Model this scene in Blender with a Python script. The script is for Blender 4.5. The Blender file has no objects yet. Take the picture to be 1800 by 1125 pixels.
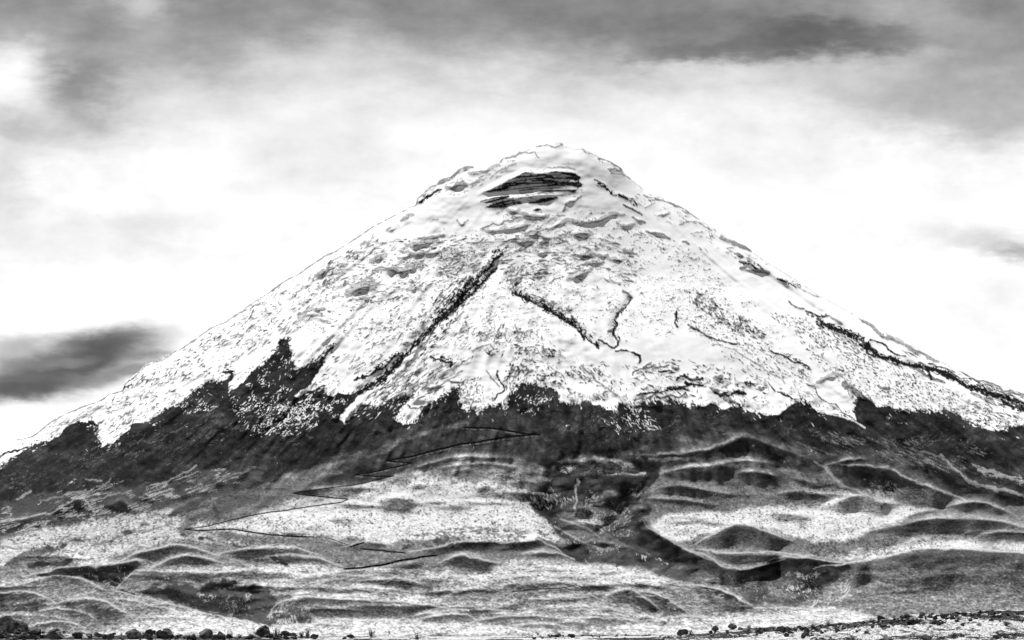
import bpy, bmesh, math, random
import numpy as np
from mathutils import Vector

random.seed(7)
RNG = np.random.default_rng(11)
scene = bpy.context.scene
COL = scene.collection

# ------------------------------------------------------------------ constants
F = 4250.0            # focal length in survey units (85 mm lens)
U0, V0 = 900.0, 1095.0  # direction straight ahead / eye level
AX_D, AX_U = 10500.0, 965.0   # distance and bearing of the volcano's axis
AX_X = AX_D * (AX_U - U0) / F
EXPO = 1.1
SUN_EL, SUN_AZ, SUN_STR = 44.0, 10.0, 5.0

# ------------------------------------------------------------------ noise
_T = np.random.default_rng(5).random((8, 256, 256)).astype(np.float32)

def vnoise(x, y, s=0):
    xi = np.floor(x); yi = np.floor(y)
    fx = (x - xi).astype(np.float32); fy = (y - yi).astype(np.float32)
    fx = fx * fx * (3 - 2 * fx); fy = fy * fy * (3 - 2 * fy)
    xi = xi.astype(np.int64) + s * 37; yi = yi.astype(np.int64) + s * 91
    t = _T[s % 8]
    a = t[yi & 255, xi & 255]; b = t[yi & 255, (xi + 1) & 255]
    c = t[(yi + 1) & 255, xi & 255]; d = t[(yi + 1) & 255, (xi + 1) & 255]
    return (a + (b - a) * fx) * (1 - fy) + (c + (d - c) * fx) * fy

def fbm(x, y, oct=4, s=0, gain=0.5):
    r = 0.0; a = 1.0; n = 0.0
    for o in range(oct):
        r = r + a * vnoise(x * 2.03 ** o + o * 17.3, y * 2.03 ** o + o * 9.1, s + o)
        n += a; a *= gain
    return r / n

def sstep(a, b, x):
    t = np.clip((x - a) / (b - a), 0, 1)
    return t * t * (3 - 2 * t)

# ------------------------------------------------------------------ survey canvas (bearing, elevation)
ST = 1.25
CU = np.arange(-300, 2101, ST, dtype=np.float32)
CV = np.arange(215, 1141, ST, dtype=np.float32)
NU, NV = len(CU), len(CV)
GU, GV = np.meshgrid(CU, CV)

def box(a, r, ax):
    if r < 1: return a
    pad = [(0, 0), (0, 0)]; pad[ax] = (r + 1, r)
    c = np.cumsum(np.pad(a, pad, mode='edge').astype(np.float64), axis=ax)
    n = a.shape[ax]
    hi = np.take(c, np.arange(2 * r + 1, 2 * r + 1 + n), axis=ax)
    lo = np.take(c, np.arange(0, n), axis=ax)
    return ((hi - lo) / (2 * r + 1)).astype(np.float32)

def blur(a, su, sv=None):
    sv = su if sv is None else sv
    for s, ax in ((su, 1), (sv, 0)):
        r = int(round(s / ST))
        for _ in range(2): a = box(a, r, ax)
    return a

def sl(u0, u1, v0, v1):
    i0 = max(0, int((u0 - CU[0]) / ST)); i1 = min(NU, int((u1 - CU[0]) / ST) + 2)
    j0 = max(0, int((v0 - CV[0]) / ST)); j1 = min(NV, int((v1 - CV[0]) / ST) + 2)
    return slice(j0, max(j0, j1)), slice(i0, max(i0, i1))

def jag(pts, amp=0.16, lv=3, seed=1, closed=False):
    r = random.Random(seed); p = [tuple(q) for q in pts]
    if closed: p.append(p[0])
    for _ in range(lv):
        o = [p[0]]
        for (x1, y1), (x2, y2) in zip(p[:-1], p[1:]):
            L = math.hypot(x2 - x1, y2 - y1)
            if L > 3:
                d = r.gauss(0, amp) * min(L, 26)
                o.append(((x1 + x2) / 2 - (y2 - y1) / L * d, (y1 + y2) / 2 + (x2 - x1) / L * d))
            o.append((x2, y2))
        p = o
    return p[:-1] if closed else p

def polymask(pts):
    m = np.zeros((NV, NU), np.float32)
    p = np.array(pts, float)
    S = sl(p[:, 0].min() - 1, p[:, 0].max() + 1, p[:, 1].min() - 1, p[:, 1].max() + 1)
    X = GU[S]; Y = GV[S]
    ins = np.zeros(X.shape, bool)
    n = len(p)
    for i in range(n):
        x1, y1 = p[i]; x2, y2 = p[(i + 1) % n]
        if y1 == y2: continue
        c = ((y1 > Y) != (y2 > Y)) & (X < (x2 - x1) * (Y - y1) / (y2 - y1) + x1)
        ins ^= c
    m[S] = ins
    return m

RAG = fbm(GU / 5.0, GV / 4.0, 4, 1)
RAGF = fbm(GU / 2.6, GV / 2.2, 2, 3)

def ragged(pts, soft=3.0, amp=0.9, edge=0.18, noise=None):
    """polygon with a broken natural outline"""
    m = blur(polymask(pts), soft)
    n = RAG if noise is None else noise
    return sstep(0.5 - edge, 0.5 + edge, m + (n - 0.5) * amp)

def linedist(pts, pad):
    p = np.array(pts, float)
    S = sl(p[:, 0].min() - pad, p[:, 0].max() + pad, p[:, 1].min() - pad, p[:, 1].max() + pad)
    X = GU[S]; Y = GV[S]
    best = np.full(X.shape, 1e9, np.float32)
    for i in range(len(p) - 1):
        x1, y1 = p[i]; dx, dy = p[i + 1] - p[i]
        t = np.clip(((X - x1) * dx + (Y - y1) * dy) / (dx * dx + dy * dy + 1e-9), 0, 1)
        best = np.minimum(best, np.hypot(X - x1 - t * dx, Y - y1 - t * dy))
    return S, best

def inpoly(pts, x, y):
    p = pts; c = False; n = len(p)
    for i in range(n):
        x1, y1 = p[i]; x2, y2 = p[(i + 1) % n]
        if (y1 > y) != (y2 > y) and x < (x2 - x1) * (y - y1) / (y2 - y1) + x1: c = not c
    return c

def scribble(cv, pts, ang, scale, dens, val=1.0, patch=0.5, soft=6, seed=0, pcell=26):
    """broken, branching texture (thin snow in cracks, ribs of rock) inside an area"""
    p = np.array(pts, float); pad = soft * 2 + 2
    S = sl(p[:, 0].min() - pad, p[:, 0].max() + pad, p[:, 1].min() - pad, p[:, 1].max() + pad)
    X = GU[S]; Y = GV[S]; c, s_ = math.cos(math.radians(ang)), math.sin(math.radians(ang))
    wa_ = 9.0 if scale[0] < 13 else 4.0
    wx = (fbm(X / 14, Y / 14, 3, seed + 2) - 0.5) * wa_; wy = (fbm(X / 14, Y / 14, 3, seed + 4) - 0.5) * wa_
    a = ((X + wx) * c + (Y + wy) * s_) / scale[0]; b = (-(X + wx) * s_ + (Y + wy) * c) / scale[1]
    n = 1 - np.abs(2 * fbm(a, b, 3, seed, 0.6) - 1) * 2.6
    n = 0.6 * n + 0.8 * (fbm(a * 1.7 + 9, b * 1.7, 3, seed + 3, 0.65) - 0.28)
    full = blur(polymask(jag(pts, .14, 2, seed + 1, True)), soft)[S]
    pn = sstep(patch - 0.1, patch + 0.1, fbm(X / pcell, Y / (pcell * .6), 3, seed + 5))
    t = 1.08 - dens
    v = sstep(t - 0.07, t + 0.10, n * (0.35 + 0.65 * full) * (0.45 + 0.55 * pn)) * sstep(0.05, 0.5, full) * val
    cv[S] = np.maximum(cv[S], v)

# canvases
SNOW = np.zeros((NV, NU), np.float32)
ROCK = np.zeros((NV, NU), np.float32)     # bare rock showing through, plus painted shade of crevasses
TONE = np.full((NV, NU), 0.16, np.float32)  # land albedo, with hill light and shade painted in
W = np.zeros((NV, NU), np.float32)        # relief
WH = np.zeros((NV, NU), np.float32)       # relief of the single rises
FLECK = np.zeros((NV, NU), np.float32)    # pale flecks (snow patches, ash, dry grass) and painted sunlit crest lines
SHRUB = np.zeros((NV, NU), np.float32)    # dark shrubs, also darkened scarps, ash lines and road banks

def stroke(cv, x, y, ang, L, wd, val=1.0):
    h = L * 0.5 + wd + 1
    S = sl(x - h, x + h, y - h, y + h)
    X = GU[S] - x; Y = GV[S] - y
    if X.size == 0: return
    c, s = math.cos(ang), math.sin(ang)
    a = (X * c + Y * s) / (L * 0.5 + 0.3)
    k = random.uniform(-0.25, 0.25) * wd * 2
    b = (-X * s + Y * c + k * (a * a - 0.3)) / wd
    v = np.clip(1.5 - a * a - b * b, 0, 1) * val
    cv[S] = np.maximum(cv[S], v)

def dashes(cv, pts, n, ang, jit, L, wd, val=(0.6, 1.0), patch=0.5, cell=28, seed=0):
    """short outcrops scattered in patches over an area; ang in degrees (image sense, down = +)"""
    xs = [p[0] for p in pts]; ys = [p[1] for p in pts]
    done = tries = 0
    while done < n and tries < n * 30:
        tries += 1
        x = random.uniform(min(xs), max(xs)); y = random.uniform(min(ys), max(ys))
        if not inpoly(pts, x, y): continue
        q = float(fbm(np.array([x / cell]), np.array([y / (cell * 0.6)]), 3, 2 + seed)[0])
        if q < patch + random.uniform(-0.12, 0.12): continue
        a = ang(x, y) if callable(ang) else ang
        stroke(cv, x, y, math.radians(a + random.gauss(0, jit)), random.uniform(*L) * random.uniform(0.6, 1.3), random.uniform(*wd) * (1.3 if cv is ROCK else 1.0), random.uniform(*val))
        done += 1

def rline(cv, pts, wd, val=1.0, rough=1.0, soft=0.8):
    """a ragged dark line (gully, ledge, crevasse)"""
    S, d = linedist(pts, wd * 3 + 4)
    X = GU[S]; Y = GV[S]
    lo = fbm(X / 13, Y / 13, 3, 5); hi = fbm(X / 3.0, Y / 2.6, 2, 2)
    ww = wd * (0.1 + rough * (lo * 1.1 + RAG[S] * 0.5) + (1.0 - rough * 0.62) * 0.8)
    core = sstep(-soft, soft, ww - d + (hi - 0.5) * 1.6 * min(1.0, wd)) * (0.7 + 0.6 * hi).clip(0, 1)
    fray = sstep(0.5, 0.72, RAGF[S] * 0.6 + hi * 0.55 - d / (wd * 4.5 + 3)) * 0.75
    v = np.maximum(core, fray) * val
    cv[S] = np.maximum(cv[S], v)

def groove(pts, wd, depth):
    S, d = linedist(pts, wd * 4)
    W[S] += depth * np.exp(-(d / wd) ** 2)

def tone(pts, val, soft=6, amp=0.7, edge=0.35, k=1.0):
    m = ragged(jag(pts, 0.12, 3, int(pts[0][0] * 7 + pts[0][1]), True), soft, amp, edge) * k
    TONE[:] = TONE * (1 - m) + val * m

def hill(pts, face, back=4.0, k=0.9, shrub=0.0, crest=0.0, end=0.0):  # shrub paints plant cover plus shade on the face, crest a sunlit top
    """a rise: crest line, height of the side turned to the valley, width of the top behind it"""
    p = np.array(pts, float)
    us = CU[(CU >= p[0, 0]) & (CU <= p[-1, 0])]
    if len(us) < 3: return
    i0 = int(round((us[0] - CU[0]) / ST))
    # smooth crest (cubic through the points)
    vc = np.interp(us, p[:, 0], p[:, 1])
    r = max(1, int(6 / ST)); ker = np.ones(2 * r + 1) / (2 * r + 1)
    vc = np.convolve(np.pad(vc, r, mode='edge'), ker, 'valid')
    vc = vc + (fbm(us / 60.0, us * 0 + p[0, 1], 2, 3) - 0.5) * 3.0
    t = (us - us[0]) / (us[-1] - us[0])
    tap = sstep(0, 0.30, t.astype(float)) * sstep(1, 0.70, t.astype(float))
    if p[0, 0] <= 2: tap = np.where(t < 0.5, 1, tap)
    if p[-1, 0] >= 1798: tap = np.where(t > 0.5, 1, tap)
    Fh = face * tap + 0.01
    cs = slice(i0, i0 + len(us))
    j0 = max(0, int((p[:, 1].min() - back - 8 - CV[0]) / ST)); j1 = min(NV, int((p[:, 1].max() + face + 8 - CV[0]) / ST) + 1)
    Y = GV[j0:j1, cs]
    d = Y - vc[None, :]
    B = back * (0.5 + 0.5 * tap)
    below = np.clip(1 - d / Fh[None, :], 0, 1)
    above = np.clip(1 + d / B[None, :], 0, 1)
    g = np.where(d >= 0, 0.4 * below ** 2 + 0.6 * below * below * (3 - 2 * below), above * above * (3 - 2 * above))
    WH[j0:j1, cs] = np.maximum(WH[j0:j1, cs], (0.66 + 0.14 * sstep(930, 1000, p[:, 1].mean())) * k * Fh[None, :] * g)
    if shrub:  # plant cover with painted shade: darkest below the crest, fading to the foot
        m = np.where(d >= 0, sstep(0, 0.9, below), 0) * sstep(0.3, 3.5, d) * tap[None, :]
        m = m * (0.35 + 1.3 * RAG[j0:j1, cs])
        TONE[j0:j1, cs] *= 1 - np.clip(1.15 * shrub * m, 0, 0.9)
    if crest:  # painted sunlit top: pale band fading upward behind the crest
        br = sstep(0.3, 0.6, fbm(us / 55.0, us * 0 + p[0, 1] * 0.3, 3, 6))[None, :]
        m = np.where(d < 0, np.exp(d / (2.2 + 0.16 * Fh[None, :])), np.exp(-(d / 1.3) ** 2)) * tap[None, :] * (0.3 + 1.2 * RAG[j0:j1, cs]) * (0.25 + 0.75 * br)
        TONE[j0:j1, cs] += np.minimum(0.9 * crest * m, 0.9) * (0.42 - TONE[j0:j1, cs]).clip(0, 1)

# ------------------------------------------------------------------ outline of the volcano
SIL = [(-300, 868), (-150, 822), (-60, 794), (0, 777), (30, 771), (55, 766), (72, 754), (92, 739), (112, 727), (137, 716), (162, 707), (180, 700),
 (190, 692), (215, 685), (220, 673), (245, 652), (255, 641), (275, 634), (297, 621), (322, 609), (350, 590), (370, 576), (397, 564), (425, 545),
 (450, 526), (470, 514), (490, 500), (500, 492), (525, 480), (545, 465), (570, 449), (590, 440), (610, 427), (635, 411), (670, 389), (707, 370),
 (731, 359), (735, 346), (750, 332), (760, 325), (769, 322), (773, 315), (792, 309), (807, 296), (820, 292), (830, 291), (836, 294), (865, 286),
 (875, 285), (885, 276), (905, 267), (925, 259), (942, 256), (950, 250), (965, 247), (985, 249), (991, 253), (1012, 262), (1018, 260), (1024, 259), (1035, 264),
 (1055, 277), (1075, 284), (1092, 295), (1096, 302), (1110, 314), (1130, 330), (1150, 339), (1195, 361), (1225, 382), (1260, 405), (1310, 432),
 (1350, 460), (1367, 470), (1433, 513), (1493, 547), (1533, 570), (1587, 598), (1633, 625), (1700, 658), (1750, 675), (1800, 692), (1860, 712), (1950, 742), (2100, 800)]
SILp = np.array(SIL, float)
VS = np.interp(CU, SILp[:, 0], SILp[:, 1])
_r = np.ones(49) / 49
VSM = np.convolve(np.pad(VS, 24, mode='edge'), _r, 'valid'); VSM = np.convolve(np.pad(VSM, 24, mode='edge'), _r, 'valid')
VS = VS + (vnoise(CU / 9.0, CU * 0, 2) - 0.5) * 1.6 + (vnoise(CU / 2.8, CU * 0 + 4, 4) - 0.5) * 0.7

SNOWL = [(-300, 872), (-100, 846), (0, 820), (15, 808), (47, 787), (72, 774), (92, 766), (115, 752), (140, 745), (160, 741), (166, 747), (172, 752), (176, 758), (164, 772),
 (182, 764), (174, 780), (200, 771), (225, 757), (237, 744), (260, 741), (282, 726), (307, 710), (332, 692), (357, 682), (375, 670), (400, 665),
 (412, 657), (402, 672), (395, 690), (410, 685), (430, 670), (447, 650), (480, 622), (490, 602), (507, 598), (510, 632), (522, 649), (537, 645), (550, 632), (570, 622),
 (587, 605), (586, 613), (562, 645), (552, 665), (534, 685), (517, 698), (537, 692), (557, 682), (572, 676), (576, 695), (587, 696), (620, 690), (632, 692), (625, 702), (604, 724), (595, 735),
 (605, 747), (615, 735), (635, 712), (662, 716), (680, 706), (700, 697), (707, 698), (735, 694), (722, 702), (710, 712), (692, 732), (707, 748), (725, 742),
 (742, 727), (760, 707), (787, 687), (810, 672), (806, 700), (820, 720), (830, 725), (850, 716), (862, 702), (872, 712), (892, 718), (893, 700), (900, 687), (917, 672),
 (937, 672), (957, 682), (982, 700), (1005, 710), (1022, 716), (1027, 704), (1050, 710), (1075, 720), (1084, 722), (1088, 707), (1107, 710), (1115, 712),
 (1132, 704), (1162, 705), (1182, 701), (1200, 710), (1237, 716), (1285, 715), (1300, 711), (1325, 719), (1350, 732), (1365, 730), (1385, 715), (1400, 702),
 (1415, 704), (1432, 717), (1457, 727), (1485, 730), (1505, 740), (1500, 722), (1508, 706), (1485, 680), (1500, 685), (1525, 700), (1547, 716), (1575, 720), (1620, 722), (1660, 724),
 (1682, 727), (1707, 739), (1732, 752), (1765, 760), (1775, 745), (1800, 745), (1900, 795), (2100, 850)]
SNOWL = jag(SNOWL, 0.15, 3, 4)
_m = polymask(SNOWL + [(2100, 200), (-300, 200)])
_pt = sstep(0.32, 0.58, fbm(GU / 60, GV / 45, 3, 3))
_ea = (GU - AX_U) / np.maximum(GV - 205.0, 30.0)
_en = 0.55 * fbm(_ea * 70, GV / 9.0, 3, 6) + 0.45 * fbm(GU / 2.4, GV / 2.2, 2, 1)
SN = sstep(0.36, 0.64, blur(_m, 1.5) * (1 - _pt) + blur(_m, 8.0) * _pt + (_en - 0.5) * (0.7 + 0.9 * _pt))
SNOW[:] = SN
# ------------------------------------------------------------------ land cover
SAND, DIRT, BROWN, STRAW = 0.020, 0.022, 0.030, 0.115
TONE[:] = STRAW
PALE_G = 0.34
for pg in (
 [(480, 890), (560, 870), (640, 850), (700, 835), (760, 822), (900, 832), (955, 852), (935, 885), (975, 935), (998, 958), (900, 952), (800, 945), (700, 950), (600, 945), (500, 940), (400, 932), (350, 935), (330, 925), (450, 905)],
 [(0, 955), (60, 930), (170, 905), (300, 893), (330, 915), (310, 935), (430, 955), (560, 960), (500, 970), (400, 955), (310, 950), (220, 970), (160, 1000), (100, 975), (40, 975), (0, 1000)],
 [(1140, 915), (1200, 900), (1330, 893), (1440, 880), (1520, 870), (1590, 888), (1650, 890), (1600, 905), (1560, 920), (1510, 945), (1450, 952), (1380, 940), (1330, 925), (1290, 918), (1250, 938), (1190, 952), (1150, 930)],
 [(1380, 975), (1480, 976), (1560, 962), (1620, 950), (1700, 950), (1800, 955), (1900, 960), (1900, 984), (1800, 972), (1700, 964), (1640, 963), (1580, 972), (1530, 985), (1480, 987)],
 [(560, 1090), (680, 1089), (900, 1103), (1100, 1096), (1330, 1080), (1400, 1068), (1500, 1074), (1555, 1086), (1500, 1100), (1300, 1110), (900, 1122), (560, 1120), (300, 1110), (446, 1096)],
 [(180, 1112), (260, 1092), (340, 1076), (446, 1096), (560, 1104), (560, 1122), (100, 1122)], [(900, 985), (1100, 995), (1220, 1022), (1150, 1030), (1000, 1015), (850, 1010)],
 [(500, 1048), (600, 1040), (760, 1050), (800, 1060), (700, 1052), (560, 1050)], [(700, 1012), (800, 1005), (910, 1015), (860, 1026), (760, 1020)], [(250, 1003), (380, 1000), (540, 985), (620, 1000), (560, 1022), (430, 1018), (300, 1010)]):
    tone(pg, 0.46 if pg[0] in ((480, 890), (1140, 915)) else PALE_G, 5, 0.9, 0.4)
# dark ash belt under the snow, running down to the grassland
tone([(-300, 780), (0, 760), (500, 560), (1300, 600), (1800, 700), (2100, 760), (2100, 920), (1800, 885), (1700, 870), (1560, 842), (1450, 815), (1330, 770), (1230, 752), (1160, 768),
      (1110, 800), (1000, 806), (945, 768), (860, 735), (800, 745), (720, 768), (640, 792), (550, 815), (470, 850), (360, 872), (240, 905), (120, 925), (0, 945), (-300, 1000)], BROWN, 8, 0.5, 0.3)
tone([(-300, 780), (0, 770), (500, 560), (1300, 600), (1800, 700), (2100, 760), (2100, 850), (1800, 815), (1690, 800), (1560, 780), (1440, 795), (1350, 775), (1290, 742), (1200, 735), (1150, 745), (1130, 772),
      (1085, 795), (1010, 800), (955, 765), (905, 722), (870, 712), (820, 735), (740, 752), (640, 782), (560, 812), (470, 840), (350, 830), (270, 852), (190, 862), (100, 872), (0, 905), (-300, 960)], SAND, 5, 0.5, 0.3)
# zigzag slope: thin grass over ash
tone([(700, 782), (800, 752), (860, 742), (945, 765), (1005, 805), (960, 828), (900, 805), (830, 800), (760, 812), (690, 838), (600, 858), (520, 868), (560, 842), (625, 812)], 0.032, 4, 0.4, 0.3)
tone([(860, 718), (900, 722), (945, 762), (900, 757), (820, 750)], 0.032, 4, 0.4, 0.3)
tone([(475, 874), (500, 863), (550, 842), (612, 812), (650, 796), (700, 785), (675, 796), (625, 814), (575, 837), (515, 862), (470, 890), (440, 900)], 0.075, 3.5, 0.9, 0.4)  # pale strip painted along the ridge as sunlight
tone([(520, 866), (600, 856), (690, 838), (760, 822), (840, 820), (920, 830), (955, 850), (880, 850), (800, 842), (720, 850), (640, 866), (560, 874)], 0.17, 8, 0.5, 0.35)
# right shoulder slopes
tone([(1120, 800), (1160, 765), (1230, 748), (1300, 765), (1400, 790), (1450, 815), (1440, 835), (1350, 815), (1250, 815), (1170, 828)], 0.034, 5, 0.4, 0.3)
tone([(1170, 828), (1250, 818), (1350, 820), (1440, 838), (1460, 855), (1380, 850), (1300, 848), (1200, 850), (1140, 862), (1155, 838)], 0.075, 5, 0.4, 0.3)
tone([(1450, 800), (1600, 800), (1680, 815), (1800, 845), (1800, 885), (1700, 872), (1600, 850), (1550, 880), (1500, 868), (1460, 830)], 0.032, 5, 0.4, 0.3)
tone([(1580, 822), (1600, 817), (1637, 820), (1670, 835), (1685, 852), (1725, 862), (1800, 880), (1830, 890), (1800, 890), (1750, 887), (1700, 880), (1675, 867), (1625, 852), (1595, 840)], 0.016, 3, 0.6, 0.25)
tone([(1678, 805), (1700, 808), (1720, 830), (1745, 838), (1800, 855), (1800, 864), (1740, 847), (1712, 842), (1695, 825)], 0.018, 2.5, 0.7, 0.25)
tone([(1602, 760), (1630, 745), (1660, 742), (1700, 750), (1690, 760), (1660, 765), (1620, 772)], 0.014, 3, 0.7, 0.3)
tone([(1645, 795), (1680, 782), (1700, 776), (1690, 786), (1650, 802)], 0.014, 2.5, 0.7, 0.3)
tone([(1700, 780), (1740, 790), (1770, 805), (1790, 828), (1760, 822), (1720, 800)], 0.014, 3, 0.7, 0.3)
tone([(1480, 815), (1520, 820), (1540, 838), (1500, 845), (1480, 832)], 0.018, 3, 0.7, 0.3)
tone([(1440, 800), (1500, 812), (1560, 815), (1575, 822), (1540, 820), (1470, 812)], 0.018, 3, 0.7, 0.3)
# left mixed belt (grey with pale streaks)
tone([(0, 880), (100, 868), (190, 862), (280, 850), (350, 825), (470, 820), (450, 850), (330, 880), (260, 900), (130, 915), (0, 945)], 0.05, 6, 0.9, 0.35)
tone([(100, 885), (130, 875), (150, 878), (165, 900), (110, 912), (85, 900)], 0.022, 2.5, 0.7, 0.25)
tone([(180, 890), (215, 878), (240, 895), (225, 903), (190, 900)], 0.022, 2.5, 0.7, 0.25)
tone([(247, 878), (258, 866), (275, 880), (262, 884)], 0.022, 2, 0.7, 0.25)
tone([(165, 885), (180, 872), (210, 868), (200, 880)], 0.026, 2.5, 0.7, 0.25)
tone([(0, 922), (40, 915), (75, 905), (60, 922), (0, 935)], 0.025, 2.5, 0.7, 0.3)
tone([(245, 925), (300, 900), (380, 862), (420, 850), (400, 870), (350, 885), (310, 905), (260, 925), (200, 950), (170, 955)], 0.055, 2.5, 0.9, 0.3)
tone([(375, 895), (380, 875), (420, 862), (460, 862), (450, 885), (390, 905), (385, 912), (340, 918), (320, 912)], 0.075, 3, 0.8, 0.3)
tone([(60, 968), (110, 955), (180, 945), (110, 965), (40, 985), (0, 1000), (20, 985)], 0.06, 2.5, 0.9, 0.3)
# ravines
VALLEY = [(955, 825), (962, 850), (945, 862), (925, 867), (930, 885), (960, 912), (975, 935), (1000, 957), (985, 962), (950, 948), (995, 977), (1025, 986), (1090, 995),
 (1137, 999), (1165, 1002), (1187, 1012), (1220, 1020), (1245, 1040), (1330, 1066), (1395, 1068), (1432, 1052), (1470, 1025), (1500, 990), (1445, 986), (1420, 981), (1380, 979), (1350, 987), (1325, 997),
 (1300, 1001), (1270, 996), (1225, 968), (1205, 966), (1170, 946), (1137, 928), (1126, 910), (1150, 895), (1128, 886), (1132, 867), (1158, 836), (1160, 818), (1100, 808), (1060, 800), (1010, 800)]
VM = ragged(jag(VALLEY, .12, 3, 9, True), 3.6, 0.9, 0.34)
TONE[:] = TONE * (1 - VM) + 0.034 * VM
tone([(1000, 806), (1060, 802), (1110, 812), (1140, 832), (1080, 836), (1030, 842), (995, 832)], 0.085, 4, 1.0, 0.35)
tone([(985, 885), (1010, 878), (1060, 905), (1075, 935), (1110, 962), (1060, 968), (1010, 952), (980, 925)], 0.07, 4, 1.1, 0.35)
tone([(1085, 885), (1120, 868), (1150, 842), (1140, 880), (1115, 915), (1090, 925), (1075, 905)], 0.055, 4, 1.0, 0.35)
tone([(1010, 975), (1080, 975), (1130, 985), (1120, 995), (1040, 985)], 0.05, 3, 1.0, 0.35)
tone([(1140, 1005), (1220, 1022), (1300, 1055), (1400, 1068), (1390, 1000), (1300, 1003), (1240, 985)], 0.055, 5, 0.8, 0.3)
tone([(925, 870), (960, 860), (985, 880), (975, 905), (955, 908), (930, 888)], 0.022, 3, 0.7, 0.25)
tone([(1062, 842), (1130, 840), (1155, 828), (1160, 838), (1120, 870), (1075, 880), (1050, 868)], 0.022, 3, 0.7, 0.25)  # dark patch below the scarp, painted in as shade
tone([(1055, 875), (1075, 862), (1088, 880), (1065, 888)], 0.06, 2.5, 0.6, 0.3)
tone([(1137, 930), (1170, 948), (1205, 968), (1185, 980), (1140, 965), (1110, 950)], 0.02, 2.5, 0.6, 0.25)
tone([(1355, 983), (1420, 982), (1490, 992), (1500, 1000), (1440, 1000), (1380, 998), (1330, 1003)], 0.02, 2.5, 0.6, 0.25)
# bare rock in ravine walls / pale cliffs
CLIFFS = [([(478, 1072), (500, 1075), (528, 1078), (530, 1100), (505, 1102), (480, 1100)], 70, 92), ([(348, 1040), (378, 1042), (376, 1062), (345, 1058)], 22, 92),
          ([(393, 1046), (405, 1048), (403, 1062), (392, 1060)], 8, 92), ([(430, 1042), (448, 1046), (442, 1058), (428, 1055)], 10, 95),
          ([(1117, 970), (1140, 972), (1178, 988), (1172, 993), (1140, 985), (1115, 978)], 30, 85), ([(1360, 1002), (1385, 1000), (1388, 1014), (1362, 1014)], 22, 92),
          ([(1395, 1003), (1440, 1004), (1440, 1015), (1420, 1022), (1400, 1014)], 22, 92), ([(1365, 1030), (1385, 1028), (1430, 1036), (1420, 1046), (1380, 1042)], 26, 88)]
for pg, n, a in CLIFFS:
    scribble(FLECK, pg, a, (9, 2.6), 0.62, 1.0, 0.42, 2.5, int(n), 12)
scribble(FLECK, [(1512, 1004), (1520, 1010), (1500, 1032), (1480, 1052), (1450, 1067), (1420, 1067), (1450, 1048), (1480, 1023)], 128, (16, 2.6), 0.66, 1.0, 0.42, 4, 2, 16)
scribble(FLECK, VALLEY[:12] + [(1040, 985), (1060, 900)], 60, (10, 2.6), 0.46, 0.75, 0.47, 5, 3)
scribble(FLECK, [(1000, 900), (1060, 830), (1150, 830), (1130, 900), (1110, 960), (1040, 980)], -38, (10, 2.6), 0.44, 0.7, 0.48, 5, 4)
scribble(FLECK, [(1000, 908), (1040, 910), (1064, 924), (1057, 940), (1030, 934), (1002, 922)], 14, (9, 2.6), 0.68, 0.9, 0.4, 3, 5, 14)
scribble(FLECK, [(985, 820), (1015, 820), (1012, 832), (985, 832)], 0, (9, 2.6), 0.66, 0.9, 0.4, 3, 6, 14)
scribble(FLECK, [(1010, 803), (1060, 804), (1110, 813), (1138, 832), (1080, 838), (1020, 838)], -30, (12, 2.4), 0.58, 0.95, 0.43, 4, 7, 18)
scribble(FLECK, [(1180, 1010), (1230, 1020), (1330, 1060), (1480, 1065), (1480, 1030), (1380, 1000), (1270, 1000)], 35, (10, 3), 0.40, 0.5, 0.48, 6, 1)
rline(FLECK, jag([(1016, 842), (1018, 848), (1012, 860), (1014, 877), (1010, 890), (1005, 907)]), 1.0, 0.7, 1.8)
rline(FLECK, [(1080, 812), (1095, 820), (1115, 828), (1133, 832)], 1.8, 0.95, 1.2)
rline(FLECK, [(1065, 828), (1090, 830), (1120, 834)], 1.3, 0.8, 1.2)
rline(FLECK, [(985, 912), (1010, 920), (1035, 930), (1055, 945)], 1.2, 0.6, 1.4)
rline(FLECK, [(975, 925), (1000, 940), (1030, 955), (1060, 965)], 1.2, 0.5, 1.4)
rline(SHRUB, [(1060, 841), (1087, 838), (1125, 839), (1140, 832), (1152, 827)], 3.2, 1.0, 0.8)
rline(SHRUB, [(945, 948), (975, 960), (1000, 978), (1025, 987)], 3.5, 0.9, 0.9)
rline(SHRUB, [(1160, 820), (1150, 845), (1132, 862), (1120, 880)], 2.0, 0.8, 0.8)
rline(SHRUB, [(1225, 968), (1200, 985), (1165, 1003)], 2.0, 0.7, 0.9)
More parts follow.
